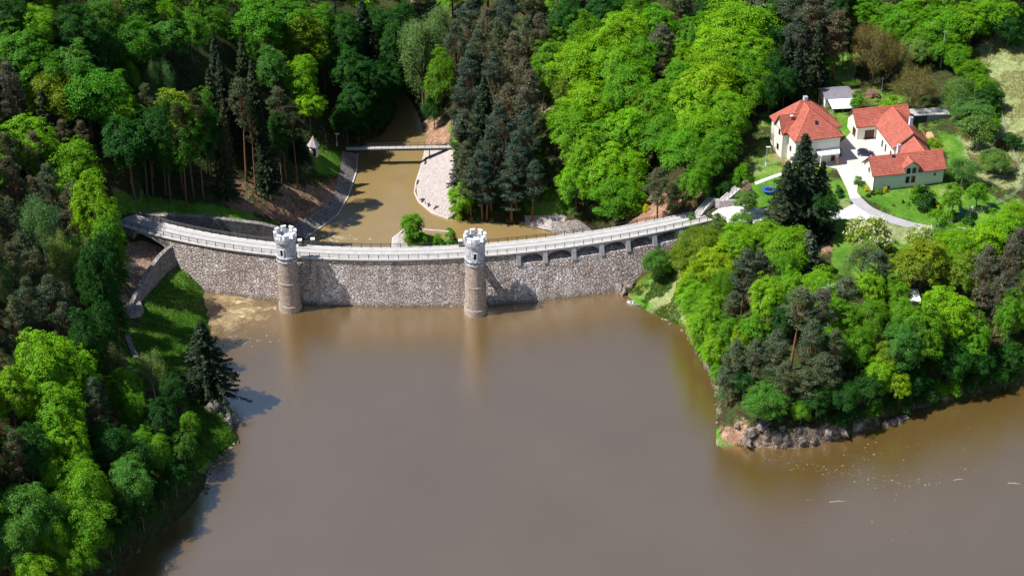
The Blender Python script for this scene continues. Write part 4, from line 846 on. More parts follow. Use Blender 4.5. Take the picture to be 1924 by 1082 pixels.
# garden fences of wire between posts
def wirefence(px, label, h=1.4, sp=2.6):
    q = [hit(*a_) for a_ in px]; r = []
    for i in range(len(q) - 1):
        k = max(1, int(round(np.linalg.norm(q[i + 1][:2] - q[i][:2]) / sp)))
        for j in range(k): xy = q[i][:2] + (q[i + 1][:2] - q[i][:2]) * j / k; r.append(np.array([xy[0], xy[1], float(T(xy[0], xy[1]))]))
    r.append(q[-1]); t = thing('wire_fence', label, 'fence', r[0]); p0 = MB().tube([r[0] - [0, 0, .2], r[0] + [0, 0, h]], .05, 4).build('post', M['galv'], t)
    for p in r[1:]: o = p0.copy(); C.objects.link(o); o.parent = t; o.location = Vector(p) - Vector(r[0])
    mb = MB()
    for hh in (.25, .6, .95, h - .08): mb.tube([p + [0, 0, hh] for p in r], .018, 3)
    mb.build('wires', M['shed'], t)
wirefence([(1583, 95), (1592, 118), (1606, 140), (1600, 150)], 'green wire fence along the sunny mown strip at the top'); wirefence([(1400, 318), (1425, 320), (1460, 306), (1470, 300)], 'wire fence at the lawn edge by the lamp post')
wirefence([(1740, 438), (1800, 415), (1860, 390), (1905, 370), (1935, 330)], 'wire fence round the garden corner by the noticeboard'); wirefence([(1880, 215), (1895, 270), (1920, 330)], 'wire fence between orchard and dry meadow')
# hedge
def hitg(a_, b_): return hit(a_, b_)
# ================================================================= trees
def leafmesh(name, c, n, size, asp=.6, rs=None, mat=None):
    k = len(c); rv = rs.randn(k, 3); t = np.cross(n, rv); t /= np.linalg.norm(t, axis=1)[:, None] + 1e-9; b_ = np.cross(n, t)
    s = (size * (.7 + .6 * rs.rand(k)))[:, None]; t = t * s * .5; b_ = b_ * s * .5 * asp; nn = n * s * .12
    q = np.stack([c - t, c - b_ * 1.0 + nn, c + t, c + b_ + nn], 1).reshape(-1, 3)
    me = bpy.data.meshes.new(name); me.vertices.add(4 * k); me.vertices.foreach_set('co', q.astype(np.float32).ravel()); me.loops.add(4 * k); me.loops.foreach_set('vertex_index', np.arange(4 * k, dtype=np.int32))
    me.polygons.add(k); me.polygons.foreach_set('loop_start', np.arange(0, 4 * k, 4, dtype=np.int32)); me.update(); me.materials.append(mat); return me
def nrm(a): return a / (np.linalg.norm(a, axis=-1, keepdims=True) + 1e-9)
def broad(seed, H=16., W=12., c0=.16, clumps=170, per=78, size=.42, cr=1.25, spray=.55, jit=.45, shape=1.0, lobes=7, mat='leaf'):
    rs = np.random.RandomState(seed); cz = H * (1 + c0) / 2; rz_ = H * (1 - c0) / 2; nb = max(8, clumps // 13); m = max(3, clumps // nb)
    bd = []
    for i in range(nb):               # boughs spread round the crown, reaching out unevenly
        zz = 1 - 1.55 * (i + .5) / nb; a_ = i * 2.39996 + rs.randn() * .35; q = math.sqrt(max(0, 1 - zz * zz)); bd.append((q * math.cos(a_), q * math.sin(a_), zz))
    bd = np.array(bd); bl = .62 + .42 * rs.rand(nb); cc, cn = [], []
    for i in range(nb):
        u = .48 + .52 * rs.rand(m) ** .7; lat = nrm(np.cross(np.repeat(bd[i][None], m, 0), rs.randn(m, 3))) * (rs.rand(m, 1) ** .6) * (.36 + .16 * rs.rand()) * (1.15 - .5 * u[:, None])
        p = (bd[i] * u[:, None] + lat) * bl[i]; cc.append(p); cn.append(nrm(bd[i] * spray * .8 + lat * .8 + [0, 0, .85] + rs.randn(m, 3) * .14))
    cc = np.concatenate(cc) * [W / 2, W / 2, rz_ * shape]; cn = np.concatenate(cn); k = len(cc); cc[:, 2] += cz + rz_ * .06; cc[:, 2] = np.minimum(cc[:, 2], H - .1)
    rad = cr * (.5 + .75 * rs.rand(k)); ci = np.repeat(np.arange(k), per); m_ = len(ci); n = cn[ci]; out = nrm((cc - [0, 0, cz]) * [1, 1, .15])[ci]
    a1 = nrm(np.cross(n, rs.randn(m_, 3))); rho = np.sqrt(rs.rand(m_)); st = 1 + .55 * np.abs(np.sum(a1 * out, 1))
    p = cc[ci] + a1 * (rho * rad[ci] * st)[:, None] + n * (rs.randn(m_) * .10 * rad[ci])[:, None]; p[:, 2] -= .38 * rho ** 2 * rad[ci]
    ln = nrm(n + a1 * .3 * rho[:, None] + rs.randn(m_, 3) * jit); me = leafmesh('crown', p, ln, size * (1.15 - .35 * rho), .62, rs, M[mat]); return me, cc
def limbs(mb, cc, H, r0, frac0, k, rs, bend=.5):
    sel = rs.choice(len(cc), min(k, len(cc)), replace=False)
    for i in sel:
        e = Vector(cc[i]) * .97; z0 = H * frac0 + max(0, (e.z - H * frac0)) * .35; z0 = min(z0, e.z - .3) if e.z - .3 > .5 else e.z; s = Vector((0, 0, z0)); mid = (s + e) / 2 + Vector((0, 0, bend))
        mb.tube([s, mid, e], [r0 * .38, r0 * .2, r0 * .06], 4, False)
def trunkmesh(H, r0, cc, frac0, k, seed, mat, top=.85, lean=.3):
    rs = np.random.RandomState(seed); mb = MB(); pts = []; rr = []
    for i in range(7):
        t = i / 6; pts.append((lean * math.sin(t * 3 + seed) * t, lean * math.cos(t * 2 + seed) * t, -1.2 + (H * top + 1.2) * t)); rr.append(r0 * (1.25 if i == 0 else 1) * (1 - .85 * t) + .02)
    mb.tube(pts, rr, 7); limbs(mb, cc, H, r0, frac0, k, rs); me = bpy.data.meshes.new('trunk'); me.from_pydata(mb.v, [], mb.f); me.materials.append(M[mat]); me.polygons.foreach_set('use_smooth', [True] * len(me.polygons)); return me
def spruce(seed, H=18., W=7., droop=.35):
    rs = np.random.RandomState(seed); c, n = [], []; z = .06 * H; tips = []
    while z < H - .25:
        t = z / H; r = W / 2 * (1 - t) ** .85 * (.85 + .3 * rs.rand()) + .12; k = int(7 + 7 * (1 - t)); a0 = rs.rand() * 6.28
        for j in range(k):
            a_ = a0 + j * 6.283 / k + rs.randn() * .15; L = r * (.58 + .62 * rs.rand()); m_ = int(10 + 26 * L); u = rs.rand(m_) ** .8; wd = .42 * (1 - .6 * u) * min(1, L) + .08
            s_ = rs.randn(m_) * wd * .6; dz = -droop * L * u ** 1.4 + .12 * L * u ** 3 - np.abs(s_) * .5 - rs.rand(m_) * .22
            p = np.stack([math.cos(a_) * L * u - math.sin(a_) * s_, math.sin(a_) * L * u + math.cos(a_) * s_, z + dz], -1); c.append(p)
            n.append(nrm(np.stack([math.cos(a_) * .5 - math.sin(a_) * np.sign(s_) * .5, math.sin(a_) * .5 + math.cos(a_) * np.sign(s_) * .5, np.full(m_, .7)], -1) + rs.randn(m_, 3) * .3)); tips.append(p[np.argmax(u)])
        z += .36 + .32 * (1 - t)
    c = np.concatenate(c); n = np.concatenate(n); return leafmesh('crown', c, n, np.float64(.42), .38, rs, M['needle']), np.array(tips)[::9]
def pine(seed, H=20., W=6.5, c0=.3, clumps=150, per=64):
    rs = np.random.RandomState(seed); cc = []
    for i in range(clumps):
        t = rs.rand() ** .8; z = H * (c0 + (1 - c0) * t); env = W / 2 * (np.interp(t, [0, .18, .5, .8, 1], [.5, .95, .95, .62, .1])) * (.85 + .3 * math.sin(t * 17 + seed)); a_ = rs.rand() * 6.28; r = env * (.35 + .65 * rs.rand() ** .5); cc.append((r * math.cos(a_), r * math.sin(a_), z - .1 + .18 * r))
    cc = np.array(cc); ci = np.repeat(np.arange(clumps), per); m_ = len(ci); rad = (.62 + .45 * rs.rand(clumps))[ci]
    d = nrm(rs.randn(m_, 3)); p = cc[ci] + d * [1, 1, .5] * (rad * rs.rand(m_) ** .4)[:, None]; n = nrm(d * .6 + [0, 0, .35] + rs.randn(m_, 3) * .55)
    return leafmesh('crown', p, n, np.float64(.34), .34, rs, M['needle']), cc
def soft(seed, H=16., W=9., per=95, clumps=150, size=.24):     # birch, willow, alder: fine hanging foliage
    rs = np.random.RandomState(seed); me, cc = broad(seed, H, W, .18, clumps, 1, .3, 1.1); rad = 1.05
    ci = np.repeat(np.arange(len(cc)), per); m_ = len(ci); p = cc[ci] + rs.randn(m_, 3) * [.5, .5, .75] * rad; n = nrm(rs.randn(m_, 3) + nrm(cc - [0, 0, H * .55])[ci] * .8 + [0, 0, .3])
    bpy.data.meshes.remove(me); return leafmesh('crown', p, n, np.float64(size), .55, rs, M['leaf']), cc
def bare(seed, H=13., W=14.):
    rs = np.random.RandomState(seed); me, cc = broad(seed, H, W, .12, 260, 1, .3, 1.); bpy.data.meshes.remove(me)
    ci = np.repeat(np.arange(len(cc)), 70); m_ = len(ci); u = rs.rand(m_); ax = nrm(cc - [0, 0, H * .2])[ci]; p = cc[ci] + ax * (u - .6)[:, None] * 1.6 + rs.randn(m_, 3) * .38; n = nrm(rs.randn(m_, 3))
    return leafmesh('crown', p, n, np.float64(.26), .3, rs, M['twig']), cc
LIB = {}
def lib(kind, crown, trunk, H, W, extra=None): LIB.setdefault(kind, []).append((crown, trunk, H, W, extra))
for s in range(5):
    H, W = 16., 12.; me, cc = broad(10 + s, H, W, .12, 440 + 20 * s, 66, .27, (.8, .68, .9, .75, .62)[s], .5 + .08 * s, .38, 1.0, 6 + s); lib('b', me, trunkmesh(H, .3, cc, .2, 26, s, 'bark'), H, W)
for s in range(2):      # taller, slimmer broadleaf
    H, W = 20., 9.; me, cc = broad(40 + s, H, W, .2, 400, 62, .27, .72, .6, .4, 1.0, 8); lib('t', me, trunkmesh(H, .28, cc, .25, 26, s, 'bark'), H, W)
for s in range(3):
    H, W = 20., 6.5; me, cc = pine(20 + s, H, W, (.26, .36, .3)[s]); lib('p', me, trunkmesh(H, .24, cc, .3, 40, s, 'pinebark', .97, .25), H, W)
H, W = 24., 7.; me, cc = pine(29, H, W, .56, 110, 64); lib('q', me, trunkmesh(H, .26, cc, .58, 28, 9, 'pinebark', .95, .5), H, W)
for s in range(2):
    H, W = 18., 7.; me, cc = spruce(50 + s, H, W); lib('s', me, trunkmesh(H, .25, cc, .1, 12, s, 'bark', .97, .05), H, W)
H, W = 20., 12.5; me, cc = spruce(57, H, W, .42); lib('S', me, trunkmesh(H, .35, cc, .1, 16, 3, 'bark', .97, .05), H, W)
for s in range(2):
    H, W = 15., 8.5; me, cc = soft(60 + s, H, W); lib('w', me, trunkmesh(H, .16, cc, .2, 30, s, 'birchbark', .9, .4), H, W)
H, W = 30., 12.; me, cc = soft(66, H, W, 80, 230, .32); lib('a', me, trunkmesh(H, .42, cc, .25, 50, 5, 'bark', .9, .5), H, W)
for s in range(2):
    H, W = 13., 14.; me, cc = bare(70 + s, H, W); lib('n', me, trunkmesh(H, .3, cc, .12, 70, s, 'bark', .7, .4), H, W)
H, W = 12., 12.; me, cc = broad(80, H, W, .1, 170, 80, .44, 1.1, .8, .45, 1., 6)
rs = np.random.RandomState(8); up_ = cc[cc[:, 2] > 4.0]; bp2 = []; bn2 = []
for q in up_:
    for j in range(3):
        b0 = q + rs.randn(3) * [.7, .7, .15] + [0, 0, .35]
        for k in range(9): bp2.append(b0 + [rs.randn() * .09, rs.randn() * .09, k * .075]); bn2.append(nrm(rs.randn(3) + [0, 0, .5]))
lib('c', me, trunkmesh(H, .3, cc, .2, 20, 2, 'bark'), H, W, leafmesh('blossom', np.array(bp2), np.array(bn2), np.float64(.26), .8, rs, M['blossom']))
for s in range(3):      # bushes
    H, W = 3., 3.4; me, cc = broad(90 + s, H, W, -.3, 60, 60, .2, .5, .7, .6, 1, 5); lib('h', me, trunkmesh(H, .06, cc, .1, 14, s, 'bark', .7, .1), H, W)
H, W = 7., 7.; me, cc = broad(97, H, W, .25, 80, 60, .3, .75, .7, .5, 1, 6); lib('f', me, trunkmesh(H, .14, cc, .2, 24, 4, 'bark', .8, .3), H, W)
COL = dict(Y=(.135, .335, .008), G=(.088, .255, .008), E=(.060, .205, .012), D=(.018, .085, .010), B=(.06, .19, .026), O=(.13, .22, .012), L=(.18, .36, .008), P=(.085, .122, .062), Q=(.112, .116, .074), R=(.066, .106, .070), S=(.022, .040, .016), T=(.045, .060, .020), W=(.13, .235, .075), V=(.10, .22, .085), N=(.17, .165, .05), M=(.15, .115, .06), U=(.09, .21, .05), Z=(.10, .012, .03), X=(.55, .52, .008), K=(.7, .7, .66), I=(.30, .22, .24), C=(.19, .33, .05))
CN = dict(Y='yellow-green', G='fresh green', E='mid green', D='dark green', B='bluish green', O='olive green', L='lime green', P='grey green', Q='brownish', R='dusky blue-grey', S='blackish green', T='olive brown', W='pale grey-green', V='soft sage green', N='brown-green', M='reddish brown', U='sage green', Z='dark red', X='bright yellow', K='white flowering', I='pinkish', C='cream flowering')
KN = dict(b=('broadleaf_tree', 'broadleaf tree', 'tree'), t=('broadleaf_tree', 'slim broadleaf tree', 'tree'), p=('pine_tree', 'pine', 'pine tree'), q=('pine_tree', 'bare-trunked pine', 'pine tree'), s=('spruce_tree', 'spruce', 'spruce tree'), S=('spruce_tree', 'broad spruce', 'spruce tree'), w=('birch_tree', 'birch', 'birch tree'), a=('alder_tree', 'tall alder', 'alder tree'), n=('budding_tree', 'budding wide tree', 'tree'), c=('chestnut_tree', 'flowering chestnut', 'chestnut tree'), h=('shrub', 'bush', 'shrub'), f=('fruit_tree', 'small garden tree', 'tree'))
RG = dict(A='in the top left wood', A2='low in the top left wood', B='above the retaining wall', C='left of the spillway', C2='low left of the chute', D='on the lower left bank', D2='by the lower left shore', E='beside the footbridge', F='right of the downstream basin', F2='low right of the basin', G='high in the bright wood', G2='midway in the bright wood', G3='low in the bright wood', H='behind the hipped house', I='in the top right belt', I2='along the dry meadow', J='in the house garden', K='on the peninsula near dam', K2='at the peninsula tip', L='in the upper peninsula wood', L2='near the right shore', M='on the dam end slope')
LST = '''
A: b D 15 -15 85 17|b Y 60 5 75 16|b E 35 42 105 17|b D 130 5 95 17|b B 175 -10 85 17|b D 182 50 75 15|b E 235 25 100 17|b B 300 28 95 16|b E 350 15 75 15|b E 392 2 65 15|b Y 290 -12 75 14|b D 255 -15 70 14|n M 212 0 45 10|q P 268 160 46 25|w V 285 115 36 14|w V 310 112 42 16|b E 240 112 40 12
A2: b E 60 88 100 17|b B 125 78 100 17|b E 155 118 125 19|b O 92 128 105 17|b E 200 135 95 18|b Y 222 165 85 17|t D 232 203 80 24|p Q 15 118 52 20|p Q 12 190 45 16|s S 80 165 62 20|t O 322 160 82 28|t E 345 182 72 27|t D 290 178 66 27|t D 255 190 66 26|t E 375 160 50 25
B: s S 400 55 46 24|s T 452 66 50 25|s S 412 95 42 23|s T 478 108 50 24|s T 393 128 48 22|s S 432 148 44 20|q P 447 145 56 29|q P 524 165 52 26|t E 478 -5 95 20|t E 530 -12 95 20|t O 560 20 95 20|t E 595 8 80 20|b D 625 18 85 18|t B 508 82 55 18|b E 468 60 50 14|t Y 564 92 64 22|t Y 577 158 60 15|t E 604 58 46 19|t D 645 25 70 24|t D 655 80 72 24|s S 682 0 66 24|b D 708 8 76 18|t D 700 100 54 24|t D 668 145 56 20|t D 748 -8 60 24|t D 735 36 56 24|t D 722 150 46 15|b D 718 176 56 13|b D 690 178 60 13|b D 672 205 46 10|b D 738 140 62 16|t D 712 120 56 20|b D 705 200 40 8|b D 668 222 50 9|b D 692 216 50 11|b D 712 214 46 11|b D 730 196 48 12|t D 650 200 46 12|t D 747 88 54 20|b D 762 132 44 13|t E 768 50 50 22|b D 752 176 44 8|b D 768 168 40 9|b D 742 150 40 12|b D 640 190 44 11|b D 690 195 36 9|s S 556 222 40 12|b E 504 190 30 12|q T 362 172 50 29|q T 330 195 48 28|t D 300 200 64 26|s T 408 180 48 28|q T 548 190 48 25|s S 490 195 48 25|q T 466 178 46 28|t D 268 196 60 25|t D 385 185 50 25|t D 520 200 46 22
C: b Y 35 216 112 18|b Y 130 252 108 25|b Y 172 318 84 29|t G 190 385 60 29|p Q 110 225 42 17|p Q 148 227 42 17|p Q 55 248 50 19|p P 15 250 46 18|p Q 15 290 50 19|p P 92 308 52 19|p Q 60 332 48 18|p Q 125 345 50 18|p Q 147 368 48 17|p P 12 372 44 18|t D 202 425 54 30|t D 178 458 54 31|t D 160 430 60 33|t D 205 500 46 26
C2: w V 70 372 82 17|w W 105 443 62 16|w W 160 445 60 16|b G 127 436 50 13|w V 145 488 60 14|p P 35 438 60 19|p Q 14 458 46 18|p P 62 470 52 19|w W 20 478 52 16|p P 92 518 60 18|p P 50 522 52 18|p P 20 560 50 18|p P 150 543 52 15|w W 188 516 44 18|b D 207 560 50 16|p P 120 568 50 15|b D 178 590 60 18|t D 188 545 46 22|t D 150 575 60 24
D: b Y 60 620 112 19|b Y 122 640 98 19|b G 152 616 60 15|b Y 10 688 82 17|b Y 92 715 102 18|b Y 112 772 88 15|p P 172 712 54 17|w P 202 642 50 14|w W 282 664 62 12|b G 226 690 68 13|b G 245 732 52 12|b D 292 742 62 14|b D 322 700 50 11|b D 192 790 80 14|b D 250 820 70 13|b D 45 795 80 15
D2: S S 378 596 112 19.5|b G 262 797 48 11|b G 292 812 52 12|b B 342 805 48 10|b G 352 772 38 9|p P 18 805 50 17|b Y 92 848 52 13|b Y 142 856 90 17|b Y 165 880 70 14|b B 236 855 82 15|b B 30 905 100 17|b B 75 925 82 16|b G 150 938 100 17|b B 15 962 82 16|b G 92 968 72 14|b Y 55 1052 82 15|b G 132 1012 82 13|b D 212 940 64 12|b D 262 930 54 10|b D 325 868 52 9|b D 205 1010 50 10|b D 300 895 40 8
E: a W 790 22 98 33|a W 832 -5 80 30|a W 775 70 60 27|t G 826 84 56 25|b D 815 165 40 13|b G 775 398 46 8.5|h L 768 428 26 4|h G 795 436 24 3.5|h G 822 438 22 3
F: p R 855 40 56 25|p R 880 -5 56 25|p P 902 58 54 25|p R 875 95 54 24|p Q 915 18 54 25|p P 942 38 52 25|p R 952 -15 56 24|p Q 970 58 54 24|p P 992 28 52 23|p Q 1014 22 52 23|p Q 985 108 56 24|p R 930 98 54 24|s S 906 138 62 25|p R 862 150 52 23|p Q 950 158 56 24|p Q 978 166 52 23
F2: p Q 998 132 50 23|p R 870 205 54 22|p R 990 205 52 23|p R 942 192 56 24|p R 922 240 56 24|p R 970 250 56 22|p P 876 268 50 20|s S 868 215 50 21|p R 905 290 54 20|p R 960 290 54 20|p R 1000 300 46 18|p P 884 326 48 15|p R 914 322 54 16.5|p R 962 345 58 14.5|b Y 868 382 52 9.5|h L 858 420 34 5|h G 845 440 28 4|b G 1010 288 28 7
G: b D 1062 -5 85 18|b G 1092 18 82 17|b G 1042 58 92 18|b Y 1176 16 105 19|b G 1236 6 82 17|b G 1300 22 72 16|b Y 1120 58 82 16|b Y 1085 70 105 19|b Y 1166 78 92 18|b G 1022 98 62 17|b G 1212 58 82 16|p Q 1247 45 54 17|b Y 1282 75 52 14|b Y 1385 -5 140 21|b L 1362 38 115 19|b Y 1412 58 92 18|b D 1446 30 62 17|b D 1340 -20 60 14|b D 1140 -20 80 15|b G 1190 -25 60 14
G2: b G 1402 90 88 17|b Y 1342 85 92 18|b G 1282 108 72 15|b G 1182 108 98 18|b G 1160 142 72 15|b L 1100 148 92 18|b G 1242 150 92 17|b L 1342 112 105 19|b G 1424 122 60 15|b Y 1302 142 98 18|b Y 1372 170 88 17|b O 1222 165 82 16|b Y 1080 190 102 18|b G 1132 208 82 16|b Y 1182 195 102 18|b O 1060 130 60 16|p Q 1245 110 36 12
G3: b G 1252 200 92 17|b Y 1322 200 98 17|b G 1362 238 62 14|b Y 1100 230 95 18|b Y 1150 268 112 19|b G 1165 332 98 14|b Y 1182 278 72 15|b Y 1085 300 72 15|b G 1292 230 98 17|b G 1332 270 62 13|b G 1310 310 56 11|b B 1285 342 48 7|p P 1240 316 52 15|p T 1264 345 40 11|h M 1302 366 36 4|h N 1270 376 30 3.5|h G 1382 324 34 4|h G 1396 304 36 5|h D 1362 338 34 4|h X 1215 382 16 2.5|h M 1325 360 28 3.4|h D 1345 350 30 3.6
H: p R 1490 -22 62 22|p Q 1532 -10 66 24|p R 1502 28 62 20|p R 1562 0 56 21|p P 1522 90 54 11|s S 1482 60 50 20|p Q 1578 18 56 20|b D 1592 40 46 14|s S 1545 40 46 20|b D 1462 90 50 16|b D 1450 130 48 14|b D 1466 -10 60 17|s S 1505 75 44 18|b D 1478 120 44 14
I: b G 1642 -12 80 12|b G 1702 2 80 12|b G 1732 20 72 11|b G 1782 8 90 13|b G 1832 0 90 13|b G 1882 -12 90 13|b D 1902 18 72 11|b G 1682 28 60 10|b G 1746 50 60 10|b G 1662 40 50 10|b G 1622 -12 60 10|b U 1735 64 70 9|w U 1805 150 80 10|n N 1652 48 104 17|n M 1628 42 70 13|n N 1725 128 104 13|n N 1685 76 76 12
I2: b G 1772 64 52 9|b G 1802 82 52 9|b G 1832 112 60 9|b G 1847 140 52 8|b D 1792 45 52 9|b D 1862 158 50 8|b U 1835 190 84 9|f U 1846 212 72 10.5|b U 1875 280 56 7|h D 1905 250 46 4|h G 1910 60 40 3|h M 1885 262 30 2.5|h G 1870 190 40 4|b G 1860 215 44 7
J: S S 1521 246 110 27|S S 1483 300 96 22|s M 1512 290 80 20|b D 1552 350 62 14|S S 1545 300 70 20|p P 1464 385 48 12|h D 1446 395 30 4|h I 1404 338 30 4.5|w U 1812 298 72 7.5|f G 1797 345 50 9.5|f G 1841 340 46 8|f G 1766 392 50 6|h D 1744 350 48 6|h G 1730 345 40 5|h B 1614 330 22 2.2|h X 1628 350 9 1.4|h Z 1640 356 10 1.5|h G 1652 353 15 1.6|h D 1632 362 10 1.1|h X 1665 348 8 2|h N 1721 350 16 2|h K 1735 346 18 2.4|h D 1577 348 18 2|h D 1580 361 15 1.4|h X 1762 383 14 2.2|h D 1748 380 20 2.2|h D 1697 374 7 1|h D 1709 378 3.5 1.3|h D 1718 373 8 1.3|h N 1679 382 7 .7|h L 1748 258 22 2|h L 1762 262 20 2|h D 1576 275 14 2.6|h D 1566 268 12 2.6|f G 1612 178 32 5|h Y 1675 180 42 4.5|h G 1600 186 20 2.5|f U 1697 95 50 7|h D 1790 395 26 2.5|h I 1640 168 26 2|h B 1820 405 26 2.6
K: h U 1352 398 40 5|b U 1402 358 44 7|b O 1322 425 86 11|b O 1302 452 72 9|b Y 1392 420 82 12|b L 1352 458 82 12|b Y 1310 520 68 13|b L 1300 575 68 15|b Y 1330 600 78 15|b Y 1482 422 92 13|b Y 1440 412 62 11|p P 1402 468 54 18|p P 1432 472 50 14|b Y 1445 515 68 15|p P 1378 545 44 13|s R 1522 430 62 12|b Y 1545 500 82 14|b L 1395 615 44 12|b L 1350 640 60 12|b G 1395 400 50 7|b Y 1490 500 50 12|b G 1370 590 60 12|b G 1420 590 60 12|b Y 1340 540 60 12|b G 1480 470 50 12|w G 1360 505 50 12
K2: b D 1480 560 60 11|b D 1400 690 50 8|b D 1540 720 60 9|b G 1345 700 40 7|b L 1316 655 62 10|b Y 1335 700 46 8|b G 1312 610 66 12|p P 1372 690 50 10|b G 1350 740 36 5|q P 1500 540 76 21|q Q 1545 540 62 20|p P 1530 600 58 18|p P 1382 640 60 16|p P 1462 622 60 18|p P 1426 640 50 15|p P 1552 660 58 14|b B 1440 722 82 10|b G 1508 752 36 6|p P 1520 690 56 12|h G 1320 690 36 5|p P 1480 680 50 13|p P 1575 620 50 15|b G 1310 650 44 8|b D 1590 712 56 9
L: c C 1640 410 98 11|c C 1736 425 66 7.5|w W 1626 455 70 12|p P 1652 470 60 14|p P 1592 520 58 13|b Y 1640 500 60 14|b O 1742 448 108 15|b O 1822 470 70 15|b Y 1802 425 80 12|b Y 1852 418 90 12|b Y 1892 398 80 12|b Y 1912 375 60 11|p Q 1862 465 58 20|p Q 1900 460 52 20|p Q 1887 510 50 17|p Q 1918 428 46 18|b Y 1770 430 60 9|b G 1690 520 60 12
L2: b Y 1782 540 112 15|b G 1742 570 92 17|b G 1832 590 72 13|b B 1702 600 82 16|b G 1582 560 82 15|b G 1642 558 62 14|b G 1622 602 62 14|b O 1666 638 52 11|b Y 1656 668 56 10|b L 1685 690 54 9|b G 1906 540 54 16|b D 1868 682 60 5.5|b G 1565 600 62 14|b D 1640 700 60 9|b D 1790 640 80 11|b D 1720 690 60 9|b D 1905 650 60 9|h D 1600 775 46 4|h G 1640 765 40 3.5|h D 1690 750 46 4|h D 1745 735 50 4.5|h G 1790 722 44 4|h D 1835 710 50 4.5|h D 1885 700 50 4.5|h D 1720 742 40 3.5|h D 1575 790 36 3|h G 1765 726 40 4|b D 1840 650 60 9|b G 1700 560 60 13
M: b B 1233 468 56 9|h D 1268 470 26 3|h G 1300 400 20 2.4
'''
rt = random.Random(7); TREES = []
for line in LST.strip().splitlines():
    rg, rest = line.split(':')
    for e in rest.split('|'):
        k, c_, px, py, w_, h = e.split(); TREES.append((rg, k, c_, float(px), float(py), float(w_), float(h)))
# extra trees just outside the picture (they shade and mirror into it)
OUT = []
for px in range(-60, 2000, 75):
    OUT.append(('b' if rt.random() < .6 else 'p', rt.choice('GDYP'), px + rt.uniform(-20, 20), rt.uniform(-75, -45), 85, 17))
for py in range(60, 1100, 70):
    OUT.append(('b' if rt.random() < .6 else 'p', rt.choice('GDY'), rt.uniform(-75, -50), py, 95, 17))
for py in range(430, 640, 60): OUT.append(('b', rt.choice('GY'), rt.uniform(1965, 1985), py, 90, 15))
def ordw(n):
    t = ['zeroth', 'first', 'second', 'third', 'fourth', 'fifth', 'sixth', 'seventh', 'eighth', 'ninth', 'tenth', 'eleventh', 'twelfth', 'thirteenth', 'fourteenth', 'fifteenth', 'sixteenth', 'seventeenth', 'eighteenth', 'nineteenth']
    return t[n] if n < 20 else ('twentieth' if n == 20 else 'twenty-' + t[n - 20] if n < 30 else 'thirtieth' if n == 30 else 'thirty-' + t[n - 30])
ORD = ['', 'second', 'third', 'fourth', 'fifth', 'sixth', 'seventh', 'eighth', 'ninth', 'tenth', 'eleventh', 'twelfth']; NUM = ['', 'one', 'two', 'three', 'four', 'five', 'six', 'seven', 'eight', 'nine', 'ten', 'eleven', 'twelve', 'thirteen', 'fourteen', 'fifteen', 'sixteen', 'seventeen', 'eighteen', 'nineteen', 'twenty']
sets = {}
for i, t in enumerate(TREES): sets.setdefault((t[0], t[1], t[2]), []).append(i)
def labelof(i):
    rg, k, c_, px, py, w_, h = TREES[i]; S_ = sorted(sets[(rg, k, c_)], key=lambda j: TREES[j][3]); n = len(S_); r = S_.index(i); nm = f'{CN[c_]} {KN[k][1]}'; pl = nm + ('es' if nm.endswith(('h', 's')) else 's') if not nm.endswith('spruce') else nm + 's'
    if n == 1: return f'{"large " if w_ > 70 else ""}{nm} {RG[rg]}', None
    if r == 0: o = 'leftmost'
    elif r == n - 1: o = 'rightmost'
    else: o = ordw(r + 1) + ' from left'
    return f'{o} of {NUM[n]} {pl} {RG[rg]}', f'{pl} {RG[rg]}'
protos = {}
def plant(kind, vi, x, y, z, h, wm, col, label=None, group=None, rz=0, tilt=(0, 0)):
    cm, tm, H, W, ex = LIB[kind][vi]; nm, _, cat = KN[kind]
    t = bpy.data.objects.new(nm, None); C.objects.link(t); t.location = (x, y, z); t.rotation_euler = (tilt[0], tilt[1], rz); t.scale = (wm / W, wm / W, h / H); t.empty_display_size = .5
    key = (kind, vi)
    if key not in protos:
        a_ = bpy.data.objects.new('trunk', tm); b_ = bpy.data.objects.new('crown', cm); L = [a_, b_]
        if ex: L.append(bpy.data.objects.new('blossom', ex))
        protos[key] = L
    else: L = [o.copy() for o in protos[key]]
    for o in L: C.objects.link(o); o.parent = t
    L[1].color = (*col, 1)
    if ex: L[2].color = (.75, .72, .58, 1)
    return tag(t, label, cat, group)
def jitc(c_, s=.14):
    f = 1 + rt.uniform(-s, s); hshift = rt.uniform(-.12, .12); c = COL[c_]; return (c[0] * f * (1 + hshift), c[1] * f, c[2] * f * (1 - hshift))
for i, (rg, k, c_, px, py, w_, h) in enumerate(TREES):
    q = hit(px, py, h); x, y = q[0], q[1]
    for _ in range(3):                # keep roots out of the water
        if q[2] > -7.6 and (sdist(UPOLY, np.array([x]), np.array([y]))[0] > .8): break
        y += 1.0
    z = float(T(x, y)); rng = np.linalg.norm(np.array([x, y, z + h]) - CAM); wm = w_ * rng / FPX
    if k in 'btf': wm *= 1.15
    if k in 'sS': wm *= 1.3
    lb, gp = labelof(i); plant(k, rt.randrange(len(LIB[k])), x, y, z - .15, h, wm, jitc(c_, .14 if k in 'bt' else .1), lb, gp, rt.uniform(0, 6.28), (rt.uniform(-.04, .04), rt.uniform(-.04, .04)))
def olabel(j):
    k, c_, px, py, _, _ = OUT[j]; sd = 'top' if py < 0 else 'left' if px < 0 else 'right'
    S_ = sorted([i for i, o in enumerate(OUT) if ('top' if o[3] < 0 else 'left' if o[2] < 0 else 'right') == sd], key=lambda i: OUT[i][2] if sd == 'top' else OUT[i][3])
    return f"{CN[c_]} {KN[k][1]} past the {sd} edge, {ordw(S_.index(j) + 1)} from {'left' if sd == 'top' else 'the top'}"
